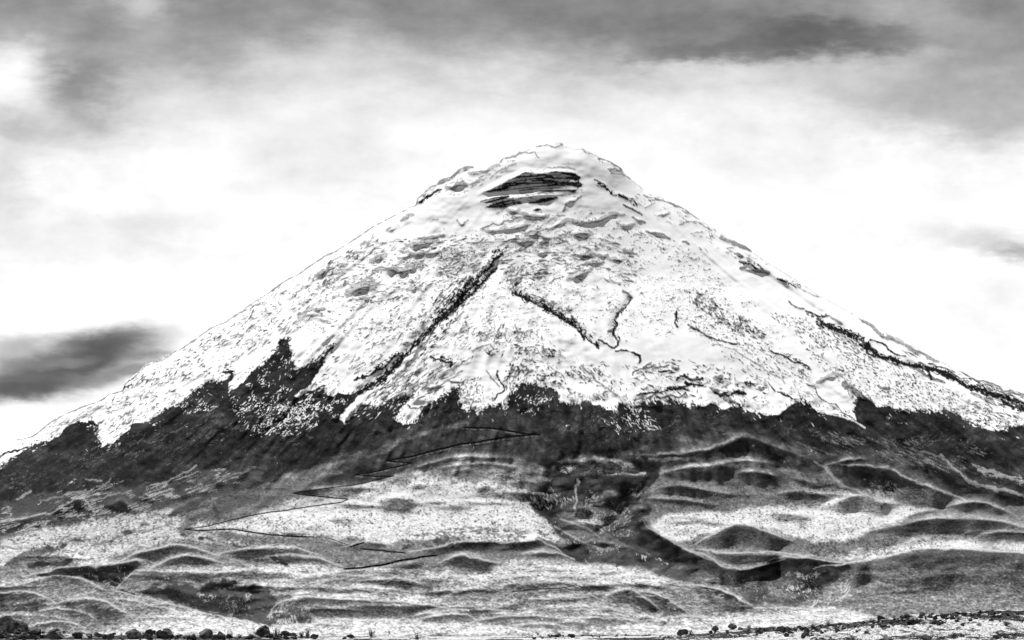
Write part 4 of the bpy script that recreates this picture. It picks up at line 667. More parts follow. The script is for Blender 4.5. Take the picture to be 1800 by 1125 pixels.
dashes(FLECK, [(250, 1000), (500, 985), (700, 1000), (760, 1050), (560, 1050), (400, 1015)], 520, 4, 16, (3, 16), (0.4, .9), (.2, .8), .42, 34)

# fine grain of the vegetation (clumps of tussock grass)
grain = RNG.random((NV, NU)).astype(np.float32)
grain = 0.75 * box(grain, 1, 1) * 1.2 - .075 + 0.25 * grain
veg = sstep(0.03, 0.09, TONE)
gm = (grain - 0.5) * 2.0 + (fbm(GU / 6, GV / 2.4, 3, 5) - 0.5) * 1.9
TONE *= np.exp(gm * (0.25 + 0.75 * veg) * (0.34 + 0.36 * low) * (1 - 0.5 * sstep(0.3, 0.42, blur(TONE, 5))) + (fbm(GU / 17, GV / 3.2, 3, 2) - 0.5) * 1.1 * veg * (0.4 + 0.6 * low))
TONE *= np.exp((fbm(GU / 13, GV / 8, 4, 1) - 0.5) * 2.2 * sstep(0.06, 0.025, TONE) * sstep(800, 880, GV))
TONE = TONE * (1 - 0.88 * SHRUB) + 0.018 * 0.88 * SHRUB
TONE = np.clip(TONE * (1 - FLECK * 0.85) + FLECK * 0.85 * 0.36, 0.006, 0.5)
SNOWF = np.clip(SNOW * (1 - 0.97 * ROCK), 0, 1)

# ------------------------------------------------------------------ depth of the surface along every bearing
PROF = [(0, 2087), (60, 2080), (160, 2045), (346, 1960), (494, 1845), (883, 1595), (1309, 1346), (1834, 1090), (2056, 985), (2384, 803), (2500, 743), (3000, 520), (3500, 325), (3900, 220), (4300, 139), (4600, 91), (4900, 46), (5200, 7), (5500, -6), (6000, -31), (6600, -56), (8000, -60), (10600, -62)]
PR = np.array(PROF, float)
rr = np.linspace(0, 10600, 2000); zz = np.interp(rr, PR[:, 0], PR[:, 1])
kk = np.ones(41) / 41
zz = np.convolve(np.pad(zz, 20, mode='edge'), kk, 'valid')
def Hprof(R): return np.interp(R, rr, zz)

DS = np.concatenate([np.linspace(240, 2500, 260), np.linspace(2510, 11500, 1300)])
NROW = 800
tt = np.linspace(0, 1, NROW)
CUo = CU
PX = np.zeros((NROW, NU)); PY = np.zeros((NROW, NU)); PZ = np.zeros((NROW, NU)); PV = np.zeros((NROW, NU))
below_sil = GV - VS[None, :]
Wf = W * sstep(0, 22, below_sil + 3) * sstep(1122, 1112, GV)
Q = GV + Wf; EPS = np.interp(GV, [300, 740, 800, 900, 1000, 1100], [0.16, 0.20, 0.40, 0.32, 0.20, 0.16]).astype(np.float32)
EPS = blur(EPS, 4, 20)
_ei = np.cumsum(EPS, axis=0) * ST
Q = np.maximum.accumulate(Q - _ei, axis=0) + _ei
_q = (Q - GV).astype(np.float32); _s8 = sstep(790, 900, GV)
Wf = blur(_q, 2.5, 1.25) * (1 - _s8) + blur(_q, 5.0, 1.25) * _s8
VBOT = 1124.0
for i, u in enumerate(CU):
    a = (u - U0) / F
    x = a * DS - AX_X; R = np.hypot(x, DS - AX_D)
    vb = V0 - F * Hprof(R) / DS
    vis = np.minimum.accumulate(vb)
    keep = np.concatenate([[True], vis[1:] < vis[:-1] - 1e-6])
    dd, vv = DS[keep], vis[keep]
    top = vv[-1]
    v = VS[i] + (VBOT - VS[i]) * tt
    j = (v - CV[0]) / ST
    j0 = np.clip(np.floor(j).astype(int), 0, NV - 2); fr = np.clip(j - j0, 0, 1)
    w = Wf[j0, i] * (1 - fr) + Wf[j0 + 1, i] * fr
    q = v + (top - VSM[i]) * np.exp(-(np.maximum(v - VSM[i], 0) / 130.0) ** 2) + (VSM[i] - VS[i]) * np.exp(-((v - VS[i]) / 9.0) ** 2)
    q = q + w
    eps = 0.12
    q = np.maximum.accumulate(q - eps * v) + eps * v
    q = np.clip(q, top, vv[0])
    D = np.interp(-q, -vv, dd) if False else np.interp(q, vv[::-1], dd[::-1])
    PX[:, i] = a * D; PY[:, i] = D; PZ[:, i] = D * (V0 - v) / F; PV[:, i] = v

# skirt: the far side of the ridge, so the mountain is a closed form
back = [(40, -14), (160, -90), (600, -430), (2000, -1300), (5000, -2300)]
BX = [PX[0]]; BY = [PY[0]]; BZ = [PZ[0]]
for dy, dz in back:
    BX.insert(0, PX[0] + (PX[0] - AX_X) * dy / 9000.0); BY.insert(0, PY[0] + dy); BZ.insert(0, np.maximum(PZ[0] + dz, -5.0))
ALLX = np.vstack(BX[:-1] + [PX]); ALLY = np.vstack(BY[:-1] + [PY]); ALLZ = np.vstack(BZ[:-1] + [PZ])
ALLV = np.vstack([np.repeat(PV[:1], len(back), 0), PV])
NR = ALLX.shape[0]

def samp(cv):
    out = np.zeros((NR, NU), np.float32)
    j = (ALLV - CV[0]) / ST
    j0 = np.clip(np.floor(j).astype(int), 0, NV - 2); fr = np.clip(j - j0, 0, 1).astype(np.float32)
    ii = np.arange(NU)[None, :].repeat(NR, 0)
    return cv[j0, ii] * (1 - fr) + cv[j0 + 1, ii] * fr

TONE = TONE * (1 - SN) + 0.009 * SN
A_SNOW = samp(SNOWF); A_TONE = samp(TONE)

# ------------------------------------------------------------------ helpers for objects
def tag(o, label=None, cat=None, group=None, kind=None):
    if label: o['label'] = label
    if cat: o['category'] = cat
    if group: o['group'] = group
    if kind: o['kind'] = kind
    return o

def grid_mesh(name, keepmask, mat, attrs):
    idx = np.arange(NR * NU).reshape(NR, NU)
    a = idx[:-1, :-1][keepmask]; b = idx[:-1, 1:][keepmask]; c = idx[1:, 1:][keepmask]; d = idx[1:, :-1][keepmask]
    quads = np.stack([a, d, c, b], 1)
    used, inv = np.unique(quads.ravel(), return_inverse=True)
    co = np.stack([ALLX.ravel()[used], ALLY.ravel()[used], ALLZ.ravel()[used]], 1).astype(np.float32)
    nf = len(quads)
    me = bpy.data.meshes.new(name)
    me.vertices.add(len(used)); me.vertices.foreach_set('co', co.ravel())
    me.loops.add(nf * 4); me.loops.foreach_set('vertex_index', inv.astype(np.int32).ravel())
    me.polygons.add(nf)
    me.polygons.foreach_set('loop_start', np.arange(0, nf * 4, 4, dtype=np.int32))
    me.polygons.foreach_set('loop_total', np.full(nf, 4, np.int32))
    me.update(calc_edges=True)
    me.polygons.foreach_set('use_smooth', np.ones(nf, bool))
    for nm, arr in attrs.items():
        at = me.attributes.new(nm, 'FLOAT', 'POINT')
        at.data.foreach_set('value', arr.ravel()[used].astype(np.float32))
    me.materials.append(mat)
    o = bpy.data.objects.new(name, me); COL.objects.link(o)
    return o

def node(nt, t, **kw):
    n = nt.nodes.new(t)
    for k, v in kw.items():
        if hasattr(n, k): setattr(n, k, v)
    return n

def math_(nt, op, a, b=None, c=None, clamp=False):
    n = nt.nodes.new('ShaderNodeMath'); n.operation = op; n.use_clamp = clamp
    for i, x in enumerate((a, b, c)):
        if x is None: continue
        if isinstance(x, (int, float)): n.inputs[i].default_value = x
        else: nt.links.new(x, n.inputs[i])
    return n.outputs[0]

def base_mat(name, rough=0.9):
    m = bpy.data.materials.new(name); m.use_nodes = True
    nt = m.node_tree; b = nt.nodes['Principled BSDF']
    b.inputs['Roughness'].default_value = rough
    b.inputs['Specular IOR Level'].default_value = 0.0
    return m, nt, b

def grey(nt, val):
    c = nt.nodes.new('ShaderNodeCombineColor')
    for i in range(3): nt.links.new(val, c.inputs[i])
    return c.outputs[0]

# terrain material: ash, lava and dry grass below, snow where it lies
terr, nt, b = base_mat('terrain', 0.95)
at = node(nt, 'ShaderNodeAttribute', attribute_name='tone'); asn = node(nt, 'ShaderNodeAttribute', attribute_name='snow')
geo = node(nt, 'ShaderNodeNewGeometry')
n1 = node(nt, 'ShaderNodeTexNoise'); n1.inputs['Scale'].default_value = 0.16; n1.inputs['Detail'].default_value = 3
mp = node(nt, 'ShaderNodeMapping'); mp.inputs['Scale'].default_value = (1, 0.35, 1)
nt.links.new(geo.outputs['Position'], mp.inputs['Vector']); nt.links.new(mp.outputs[0], n1.inputs['Vector'])
k1 = math_(nt, 'MULTIPLY_ADD', n1.outputs[0], 1.3, 0.35)
land = math_(nt, 'MULTIPLY', at.outputs['Fac'], k1)
mix = node(nt, 'ShaderNodeMix'); mix.data_type = 'FLOAT'
# crisp edge between snow and ground
sm = node(nt, 'ShaderNodeMapRange'); sm.interpolation_type = 'LINEAR'
sm.inputs['From Min'].default_value = 0.06; sm.inputs['From Max'].default_value = 0.94
sadd = math_(nt, 'MULTIPLY_ADD', n1.outputs[0], 0.3, -0.15)
nt.links.new(math_(nt, 'ADD', asn.outputs['Fac'], sadd), sm.inputs['Value'])
nt.links.new(sm.outputs[0], mix.inputs[0]); nt.links.new(land, mix.inputs[2]); mix.inputs[3].default_value = 0.73
nt.links.new(grey(nt, mix.outputs[0]), b.inputs['Base Color'])
bp = node(nt, 'ShaderNodeBump'); bp.inputs['Strength'].default_value = 0.5; bp.inputs['Distance'].default_value = 4.0
nt.links.new(math_(nt, 'MULTIPLY_ADD', asn.outputs['Fac'], -0.55, 0.6, True), bp.inputs['Strength']); nt.links.new(n1.outputs[0], bp.inputs['Height']); nt.links.new(bp.outputs[0], b.inputs['Normal'])

# border between mountain and foreland
BND = np.interp(CU, [-300, 0, 120, 240, 360, 470, 550, 640, 720, 800, 860, 945, 1000, 1110, 1160, 1230, 1330, 1450, 1560, 1700, 1800, 2100],
                [1000, 945, 925, 905, 872, 850, 815, 792, 768, 745, 735, 768, 806, 800, 768, 752, 770, 815, 842, 870, 885, 920])
upper = (ALLV[:-1, :-1] < BND[None, :-1])
attrs = {'snow': A_SNOW, 'tone': A_TONE}
mtn = grid_mesh('mountain', upper, terr, attrs)
tag(mtn, 'snow-capped cone volcano with a black rock band under its summit', 'mountain', kind='structure')
hil = grid_mesh('hills', ~upper, terr, attrs)
tag(hil, 'rolling grassy foothills cut by dark ravines below the volcano', 'hills', kind='structure')

# depth lookup for things laid on the slopes
def depth_at(u, v):
    i = int(np.clip(round((u - CU[0]) / ST), 0, NU - 1))
    return float(np.interp(v, PV[:, i], PY[:, i]))

# ------------------------------------------------------------------ road up the slope
rm, rnt, rb = base_mat('road_cutting', 0.95)
rn = node(rnt, 'ShaderNodeTexNoise'); rn.inputs['Scale'].default_value = 0.08
rg = node(rnt, 'ShaderNodeNewGeometry'); rnt.links.new(rg.outputs['Position'], rn.inputs['Vector'])
rnt.links.new(grey(rnt, math_(rnt, 'MULTIPLY', rn.outputs[0], 0.045)), rb.inputs['Base Color'])
bm = bmesh.new()
for pl, wd in ROADS:
    pts = []
    for (x1, y1), (x2, y2) in zip(pl[:-1], pl[1:]):
        n = max(2, int(math.hypot(x2 - x1, y2 - y1) / 1.6))
        pts += [(x1 + (x2 - x1) * t / n, y1 + (y2 - y1) * t / n) for t in range(n)]
    pts.append(pl[-1])
    rows = []
    for k, (u, v) in enumerate(pts):
        t = k / (len(pts) - 1)
        h = wd * 0.46 * (0.7 + 0.3 * math.sin(math.pi * min(1, max(0, t))) ** 0.4) * (0.75 + 0.5 * random.random())
        jv = (float(vnoise(np.array([u / 14.0]), np.array([v / 14.0]), 5)[0]) - 0.5) * 1.6
        # bed, foot and top of the cut bank
        d1 = depth_at(u, v + h + jv) * 0.9985; d0 = min(d1 + 3.0, depth_at(u, v - h + jv) * 0.9985)
        d0 = max(d0, d1)
        rows.append([bm.verts.new(((u - U0) / F * d, d, (V0 - vv) / F * d)) for d, vv in ((d1, v + h + jv), (d0, v - h + jv))])
    for r0, r1 in zip(rows[:-1], rows[1:]):
        bm.faces.new((r0[0], r1[0], r1[1], r0[1]))
bmesh.ops.recalc_face_normals(bm, faces=bm.faces)
me = bpy.data.meshes.new('road'); bm.to_mesh(me); bm.free(); me.materials.append(rm)
road = bpy.data.objects.new('road', me); COL.objects.link(road)
tag(road, 'dirt road zigzagging in hairpins up the slope below the snow', 'road', kind='structure')

# ------------------------------------------------------------------ near ground: stony plain with a low lava field on the right
VT = [(-400, 1108), (0, 1113), (200, 1116), (450, 1118), (700, 1119), (950, 1118), (1100, 1116), (1200, 1112), (1300, 1106), (1400, 1103), (1500, 1095), (1560, 1087), (1620, 1081), (1700, 1078), (1760, 1075), (1800, 1074), (2200, 1068)]
VTp = np.array(VT, float)
DT = 300.0
def ground_z(x, d):
    u = U0 + F * x / d
    zt = DT * (V0 - np.interp(u, VTp[:, 0], VTp[:, 1])) / F
    rub = sstep(1100, 1500, u)
    z = -1.75 + (zt + 1.75) * sstep(150, 300, d)
    z = z + (fbm(x / 3.0, d / 7.0, 4, 3) - 0.5) * (0.16 + 0.55 * rub) * sstep(330, 280, d) + (fbm(x / 0.9, d / 2.2, 3, 5) - 0.5) * (0.10 + 0.28 * rub) * sstep(330, 290, d)
    return z - 7.0 * sstep(302, 420, d) - 55.0 * sstep(420, 2600, d)
gu = np.linspace(-420, 2220, 1700); gd = np.concatenate([np.linspace(60, 120, 8), np.linspace(121, 330, 420), np.linspace(332, 430, 20), np.linspace(470, 5200, 60)])
UU, DD = np.meshgrid(gu, gd); XX = (UU - U0) / F * DD; ZZ = ground_z(XX, DD)
nu, nd = len(gu), len(gd)
idx = np.arange(nu * nd).reshape(nd, nu)
q = np.stack([idx[:-1, :-1].ravel(), idx[:-1, 1:].ravel(), idx[1:, 1:].ravel(), idx[1:, :-1].ravel()], 1)
me = bpy.data.meshes.new('ground')
me.vertices.add(nu * nd); me.vertices.foreach_set('co', np.stack([XX.ravel(), DD.ravel(), ZZ.ravel()], 1).astype(np.float32).ravel())
me.loops.add(len(q) * 4); me.loops.foreach_set('vertex_index', q.astype(np.int32).ravel())
me.polygons.add(len(q)); me.polygons.foreach_set('loop_start', np.arange(0, len(q) * 4, 4, dtype=np.int32)); me.polygons.foreach_set('loop_total', np.full(len(q), 4, np.int32))
me.update(calc_edges=True); me.polygons.foreach_set('use_smooth', np.ones(len(q), bool))
rub = sstep(1150, 1500, UU)
g = 0.55 * fbm(XX / 0.7, DD / 2.6, 5, 4, 0.65) + 0.45 * fbm(XX / 0.2, DD / 1.3, 3, 2, 0.6); g2 = RNG.random(UU.shape)
lf = sstep(640, 380, UU) * sstep(296, 270, DD)
dark = sstep(0.45, 0.51, g + (fbm(XX / 5, DD / 16, 2, 1) - 0.5) * 0.7 - 0.07 + 0.05 * rub * sstep(225, 265, DD) - 0.10 * rub * sstep(250, 215, DD) + 0.14 * lf)
pale = 0.34 + 0.05 * (1 - rub)
al = pale * (1 - dark) + 0.03 * dark
dark2 = sstep(0.56, 0.62, fbm(XX / 0.45, DD / 3.2, 3, 6, 0.6)) * rub
al = al * (1 - 0.8 * dark2)
al *= np.exp((g2 - 0.5) * 2.0)
at = me.attributes.new('tone', 'FLOAT', 'POINT'); at.data.foreach_set('value', np.clip(al, 0.008, 0.46).ravel().astype(np.float32))
gm_, gnt, gb = base_mat('stony_ground', 0.95)
ga = node(gnt, 'ShaderNodeAttribute', attribute_name='tone'); gn = node(gnt, 'ShaderNodeTexNoise'); gn.inputs['Scale'].default_value = 6.0; gn.inputs['Detail'].default_value = 4
gg = node(gnt, 'ShaderNodeNewGeometry'); gnt.links.new(gg.outputs['Position'], gn.inputs['Vector'])
gnt.links.new(grey(gnt, math_(gnt, 'MULTIPLY', ga.outputs['Fac'], math_(gnt, 'MULTIPLY_ADD', gn.outputs[0], 1.4, 0.3))), gb.inputs['Base Color'])
me.materials.append(gm_)
gr = bpy.data.objects.new('ground', me); COL.objects.link(gr)
tag(gr, 'stony pale foreground plain rising to a lava field', 'ground', kind='structure')

# ------------------------------------------------------------------ boulders
def rock_mat(name, lo, hi):
    m, n_, b_ = base_mat(name, 0.9)
    tc = node(n_, 'ShaderNodeTexCoord'); no = node(n_, 'ShaderNodeTexNoise'); no.inputs['Scale'].default_value = 3.5; no.inputs['Detail'].default_value = 6; no.inputs['Roughness'].default_value = 0.7
    n_.links.new(tc.outputs['Object'], no.inputs['Vector'])
    mr = node(n_, 'ShaderNodeMapRange'); mr.inputs['From Min'].default_value = 0.35; mr.inputs['From Max'].default_value = 0.7; mr.inputs['To Min'].default_value = lo; mr.inputs['To Max'].default_value = hi
    n_.links.new(no.outputs[0], mr.inputs['Value']); n_.links.new(grey(n_, mr.outputs[0]), b_.inputs['Base Color'])
    bu = node(n_, 'ShaderNodeBump'); bu.inputs['Strength'].default_value = 0.8; bu.inputs['Distance'].default_value = 0.08
    n_.links.new(no.outputs[0], bu.inputs['Height']); n_.links.new(bu.outputs[0], b_.inputs['Normal'])
    return m
RM_DARK = rock_mat('lava_rock', 0.008, 0.16); RM_GREY = rock_mat('grey_rock', 0.015, 0.30); RM_PALE = rock_mat('pale_rock', 0.12, 0.4)  # dark and grey ranges reach pale to suggest sunlit tops

def boulder_mesh(seed, smooth=0.0, flat=0.8, sub=3):
    rnd = np.random.default_rng(seed)
    bm = bmesh.new(); bmesh.ops.create_icosphere(bm, subdivisions=sub, radius=0.5)
    planes = []
    for _ in range(16):
        n = rnd.normal(size=3); n /= np.linalg.norm(n); planes.append((n, rnd.uniform(0.22, 0.42) + smooth * 0.1))
    for v in bm.verts:
        p = np.array(v.co)
        for n, d in planes:
            t = p @ n
            if t > d: p = p - n * (t - d) * (1 - smooth * 0.6)
        f = float(fbm(np.array([p[0] * 4 + seed]), np.array([p[1] * 4 + p[2] * 5]), 3, seed % 5)[0])
        p = p * (1 + (f - 0.5) * 0.5 * (1 - smooth * 0.5))
        v.co = Vector((p[0], p[1], p[2] * flat))
    me = bpy.data.meshes.new('boulder'); bm.to_mesh(me); bm.free()
    for p in me.polygons: p.use_smooth = smooth > 0.5
    return me
PROTO = []
for s_ in range(12):
    me = boulder_mesh(20 + s_, 0.0, random.uniform(0.6, 0.95)); me.materials.append(RM_DARK if s_ % 4 else RM_GREY); PROTO.append(me)
DOME = boulder_mesh(71, 0.9, 0.8); DOME.materials.append(RM_GREY)
SLAB = boulder_mesh(72, 0.0, 0.9); SLAB.materials.append(RM_PALE)
PALE = boulder_mesh(73, 0.3, 0.75); PALE.materials.append(RM_PALE)

def ground_hit(u, v):
    ds = np.linspace(150, 301, 300); x = (u - U0) / F * ds
    vv = V0 - F * ground_z(x, ds) / ds
    ok = np.where(np.minimum.accumulate(vv) <= v)[0]
    d = ds[ok[0]] if len(ok) else ds[int(np.argmin(vv))]
    return (u - U0) / F * d, d
def put_rock(u, v, px, me, label, group=None, sz=(1, 1, 1), tilt=0.3, name='boulder'):
    x, d = ground_hit(u, v)
    s = px * d / F
    o = bpy.data.objects.new(name, me); COL.objects.link(o)
    o.scale = (s * sz[0], s * sz[1], s * sz[2])
    o.rotation_euler = (random.uniform(-tilt, tilt), random.uniform(-tilt, tilt), random.uniform(0, 6.28))
    z = float(ground_z(np.array([x]), np.array([d]))[0])
    o.location = (x, d, z + s * sz[2] * 0.24)
    return tag(o, label, 'rock', group)

NAMED = [
 (6, 1110, 44, 'jagged black lava block at the bottom left corner'), (24, 1113, 32, 'dark block leaning on the corner pile of lava'), (40, 1122, 18, 'low dark stone right of the corner lava pile'),
 (58, 1122, 24, 'broad blackish boulder between corner pile and tilted slab'), (82, 1121, 10, 'small pointed stone just left of the tilted slab'), (92, 1125, 18, 'pale grey stone lying under the tilted slab'),
 (138, 1123, 17, 'dark round stone right of the tilted slab'), (156, 1120, 11, 'pointed dark stone leaning over its round neighbour'), (188, 1123, 16, 'low stone midway between tilted slab and domed boulder'),
 (262, 1125, 16, 'flat dark stone at the right foot of the domed boulder'), (293, 1123, 26, 'broad black boulder, second right of the domed boulder'), (335, 1125, 13, 'small stone between two broad black boulders'),
 (363, 1124, 26, 'broad black boulder left of the leafy shrubs'), (392, 1125, 16, 'dark stone beside the leftmost shrub'), (440, 1124, 16, 'dark stone left of the steep shrub-side boulder'),
 (465, 1119, 27, 'steep rounded black boulder with shrubs on its right'), (517, 1124, 11, 'small stone wedged between shrubs'), (551, 1124, 16, 'black stone at the right end of the shrubs'),
 (605, 1124, 8, 'small upright stone left of a round one'), (617, 1122, 13, 'round black stone standing alone on pale plain'), (980, 1120, 14, 'single black block on the pale plain, mid frame'), (1006, 1121, 13, 'low black mound of lava right of single block'),
 (1200, 1116, 16, 'low dark block on the left edge of lava field'), (1258, 1111, 17, 'very black block on the left of lava field'), (1286, 1105, 18, 'tall grey-topped block on the left of lava field'), (1375, 1112, 16, 'flat black lump on pale patch of lava field'),
 (1412, 1107, 11, 'small black lump right of flat lump on pale patch'), (1585, 1087, 9, 'first pointed stone on the lava skyline'), (1600, 1086, 10, 'second pointed stone on the lava skyline'), (1620, 1084, 10, 'third pointed stone on the lava skyline'),
 (1600, 1098, 16, 'large block under the pointed skyline stones'), (1642, 1098, 15, 'grey ribbed block in middle of lava field')]
for k, (u, v, px, lab) in enumerate(NAMED):
    put_rock(u, v, px * 1.25, PROTO[(k * 5) % 12], lab, sz=(random.uniform(1, 1.3), 1, random.uniform(.75, 1)))
put_rock(236, 1124, 31, DOME, 'smooth domed grey boulder in the left foreground', sz=(1, 1, .95), tilt=.05)
sb = put_rock(106, 1120, 22, SLAB, 'tilted pale slab of rock at lower left', sz=(1.0, .9, .5), tilt=.1); sb.rotation_euler = (0.3, 0.5, 0.4); sb.location.z += 0.25
put_rock(1720, 1099, 15, PALE, 'pale stone lying on the lava field at right', sz=(1, .8, .5))
up = put_rock(1745, 1079, 9, PROTO[4], 'upright stone like a cairn on the right skyline', sz=(.75, .75, 1.8), tilt=.1)
# the rest of the rubble: stones that look alike
def scatter(n, spots, px, lab, group):
    k = 0
    while k < n:
        u, v = spots()
        put_rock(u, v, random.uniform(*px) * random.uniform(.7, 1.2), PROTO[random.randrange(12)], lab, group, (random.uniform(.8, 1.4), 1, random.uniform(.55, 1.05)), .5, 'stone'); k += 1
def right_spot():
    u = random.triangular(1180, 1800, 1650); vt = float(np.interp(u, VTp[:, 0], VTp[:, 1]))
    return u, vt + abs(random.gauss(3, 9)) + 1
scatter(190, right_spot, (4, 13), 'small dark lava stone strewn on the right lava field', 'stones of the right lava field')
scatter(95, lambda: ((random.uniform(0, 560) if random.random() < .6 else random.triangular(0, 140, 0)), random.uniform(1113, 1126)), (8, 20), 'small dark stone along the lower left foreground edge', 'stones along the lower left edge')
scatter(40, lambda: (random.uniform(880, 1200), random.uniform(1117, 1125)), (3, 8), 'small dark stone on pale plain at bottom centre', 'stones at the bottom centre')

# ------------------------------------------------------------------ low shrubs among the boulders
lm, lnt, lb = base_mat('shrub_leaf', 0.8)
ln_ = node(lnt, 'ShaderNodeTexNoise'); ln_.inputs['Scale'].default_value = 8; lt_ = node(lnt, 'ShaderNodeTexCoord'); lnt.links.new(lt_.outputs['Object'], ln_.inputs['Vector'])
lnt.links.new(grey(lnt, math_(lnt, 'MULTIPLY_ADD', ln_.outputs[0], 0.12, -0.02)), lb.inputs['Base Color'])
def shrub_mesh(seed, spread=0.5):
    rnd = random.Random(seed); bm = bmesh.new()
    for _ in range(26):
        a = rnd.uniform(0, 6.28); l = rnd.uniform(0.45, 1.0); lean = rnd.uniform(0.05, spread)
        bx, by = rnd.uniform(-.18, .18), rnd.uniform(-.18, .18)
        tip = Vector((bx + math.cos(a) * lean * l, by + math.sin(a) * lean * l, l)); base = Vector((bx, by, -0.05))
        for k in range(9):
            t = 0.2 + 0.8 * k / 8; c = base.lerp(tip, t)
            d = Vector((rnd.uniform(-1, 1), rnd.uniform(-1, 1), rnd.uniform(0.1, 1))).normalized(); s = Vector((-d.y, d.x, rnd.uniform(-.3, .3))).normalized()
            L_, w_ = 0.15 * rnd.uniform(.7, 1.3), 0.035
            vs = [bm.verts.new(c), bm.verts.new(c + d * L_ * .5 + s * w_), bm.verts.new(c + d * L_), bm.verts.new(c + d * L_ * .5 - s * w_)]
            bm.faces.new(vs)
        sd = Vector((math.sin(a), -math.cos(a), 0)) * 0.012
        bm.faces.new([bm.verts.new(base - sd), bm.verts.new(base + sd), bm.verts.new(tip + sd * .4), bm.verts.new(tip - sd * .4)])
    me = bpy.data.meshes.new('shrub'); bm.to_mesh(me); bm.free(); me.materials.append(lm); return me
for k, (u, v, px, lab) in enumerate([(405, 1124, 16, 'leftmost low shrub among the lower left boulders'), (486, 1121, 20, 'spiky shrub growing against the steep rounded boulder'), (500, 1122, 13, 'low dense shrub right of the spiky shrub'),
   (530, 1122, 15, 'low wide shrub left of the twiggy shrub'), (541, 1122, 19, 'tall twiggy shrub near the right end of boulders'), (653, 1121, 17, 'lone shrub beside stones on the pale plain'), (733, 1125, 14, 'small black tuft of shrub alone on the plain'), (30, 1119, 14, 'bristly shrub rising from the corner lava pile')]):
    x, d = ground_hit(u, v); s = px * d / F
    o = bpy.data.objects.new('shrub', shrub_mesh(100 + k)); COL.objects.link(o)
    o.location = (x, d, float(ground_z(np.array([x]), np.array([d]))[0])); o.scale = (s * .9, s * .9, s)
    tag(o, lab, 'shrub')

SHRUBS = [shrub_mesh(200 + k, .8) for k in range(5)]
for k in range(46):
    u = random.uniform(0, 560) if k < 26 else random.uniform(1150, 1800)
    v = random.uniform(1117, 1126) if k < 26 else float(np.interp(u, VTp[:, 0], VTp[:, 1])) + abs(random.gauss(2, 7)) + 1
    x, d = ground_hit(u, v); s = random.uniform(5, 12) * d / F
    o = bpy.data.objects.new('shrub', SHRUBS[k % 5]); COL.objects.link(o)
    o.location = (x, d, float(ground_z(np.array([x]), np.array([d]))[0])); o.scale = (s * 1.3, s * 1.3, s); o.rotation_euler = (0, 0, random.uniform(0, 6))
    tag(o, 'tiny dark scrub between stones at the lower left edge' if k < 26 else 'tiny dark scrub among the stones of the right lava field', 'shrub', 'scrub at the lower left edge' if k < 26 else 'scrub on the right lava field')

# ------------------------------------------------------------------ sky: overcast with darker cloud banks, laid out by direction
world = bpy.data.worlds.new('World'); scene.world = world; world.use_nodes = True
wt = world.node_tree; wt.nodes.clear()
out = node(wt, 'ShaderNodeOutputWorld'); bg = node(wt, 'ShaderNodeBackground'); wt.links.new(bg.outputs[0], out.inputs[0])
sky = node(wt, 'ShaderNodeTexSky'); sky.sky_type = 'NISHITA'; sky.sun_disc = False
sky.sun_elevation = math.radians(SUN_EL); sky.sun_rotation = math.radians(-SUN_AZ)
bw = node(wt, 'ShaderNodeRGBToBW'); wt.links.new(sky.outputs[0], bw.inputs[0])
BGS = 0.1
tc = node(wt, 'ShaderNodeTexCoord'); sp = node(wt, 'ShaderNodeSeparateXYZ'); wt.links.new(tc.outputs['Generated'], sp.inputs[0])
ay = math_(wt, 'MAXIMUM', math_(wt, 'ABSOLUTE', sp.outputs[1]), 0.12)
ca = math_(wt, 'MULTIPLY_ADD', math_(wt, 'DIVIDE', sp.outputs[0], ay), F / 100, 9.0)      # bearing, in hundreds
cb = math_(wt, 'MULTIPLY_ADD', math_(wt, 'DIVIDE', sp.outputs[2], ay), -F / 100, 10.95)   # height, downwards
cm = node(wt, 'ShaderNodeCombineXYZ'); wt.links.new(ca, cm.inputs[0]); wt.links.new(cb, cm.inputs[1])
def wnoise(sx, sy, detail, rough, seed):
    m = node(wt, 'ShaderNodeMapping'); m.inputs['Scale'].default_value = (sx, sy, 1); m.inputs['Location'].default_value = (seed, seed * .7, 0)
    wt.links.new(cm.outputs[0], m.inputs['Vector'])
    n = node(wt, 'ShaderNodeTexNoise'); n.inputs['Scale'].default_value = 1; n.inputs['Detail'].default_value = detail; n.inputs['Roughness'].default_value = rough
    wt.links.new(m.outputs[0], n.inputs['Vector']); return n
nA = wnoise(0.35, 0.6, 5, 0.5, 3.1); nB = wnoise(1.1, 2.2, 6, 0.55, 7.7)
sA = node(wt, 'ShaderNodeSeparateColor'); wt.links.new(nA.outputs[1], sA.inputs[0])
sB = node(wt, 'ShaderNodeSeparateColor'); wt.links.new(nB.outputs[1], sB.inputs[0])
wa = math_(wt, 'ADD', ca, math_(wt, 'ADD', math_(wt, 'MULTIPLY_ADD', sA.outputs[0], 2.4, -1.2), math_(wt, 'MULTIPLY_ADD', sB.outputs[0], 0.9, -0.45)))
wb = math_(wt, 'ADD', cb, math_(wt, 'ADD', math_(wt, 'MULTIPLY_ADD', sA.outputs[1], 1.0, -0.5), math_(wt, 'MULTIPLY_ADD', sB.outputs[1], 0.36, -0.18)))
nF = wnoise(2.2, 6.0, 8, 0.62, 4.4); sF = node(wt, 'ShaderNodeSeparateColor'); wt.links.new(nF.outputs[1], sF.inputs[0])
wb = math_(wt, 'ADD', wb, math_(wt, 'MULTIPLY_ADD', sF.outputs[0], 0.4, -0.2)); wa = math_(wt, 'ADD', wa, math_(wt, 'MULTIPLY_ADD', sF.outputs[1], 0.6, -0.3))
ramp = node(wt, 'ShaderNodeMapRange'); ramp.inputs['From Min'].default_value = -6; ramp.inputs['From Max'].default_value = 9; wt.links.new(wb, ramp.inputs['Value'])
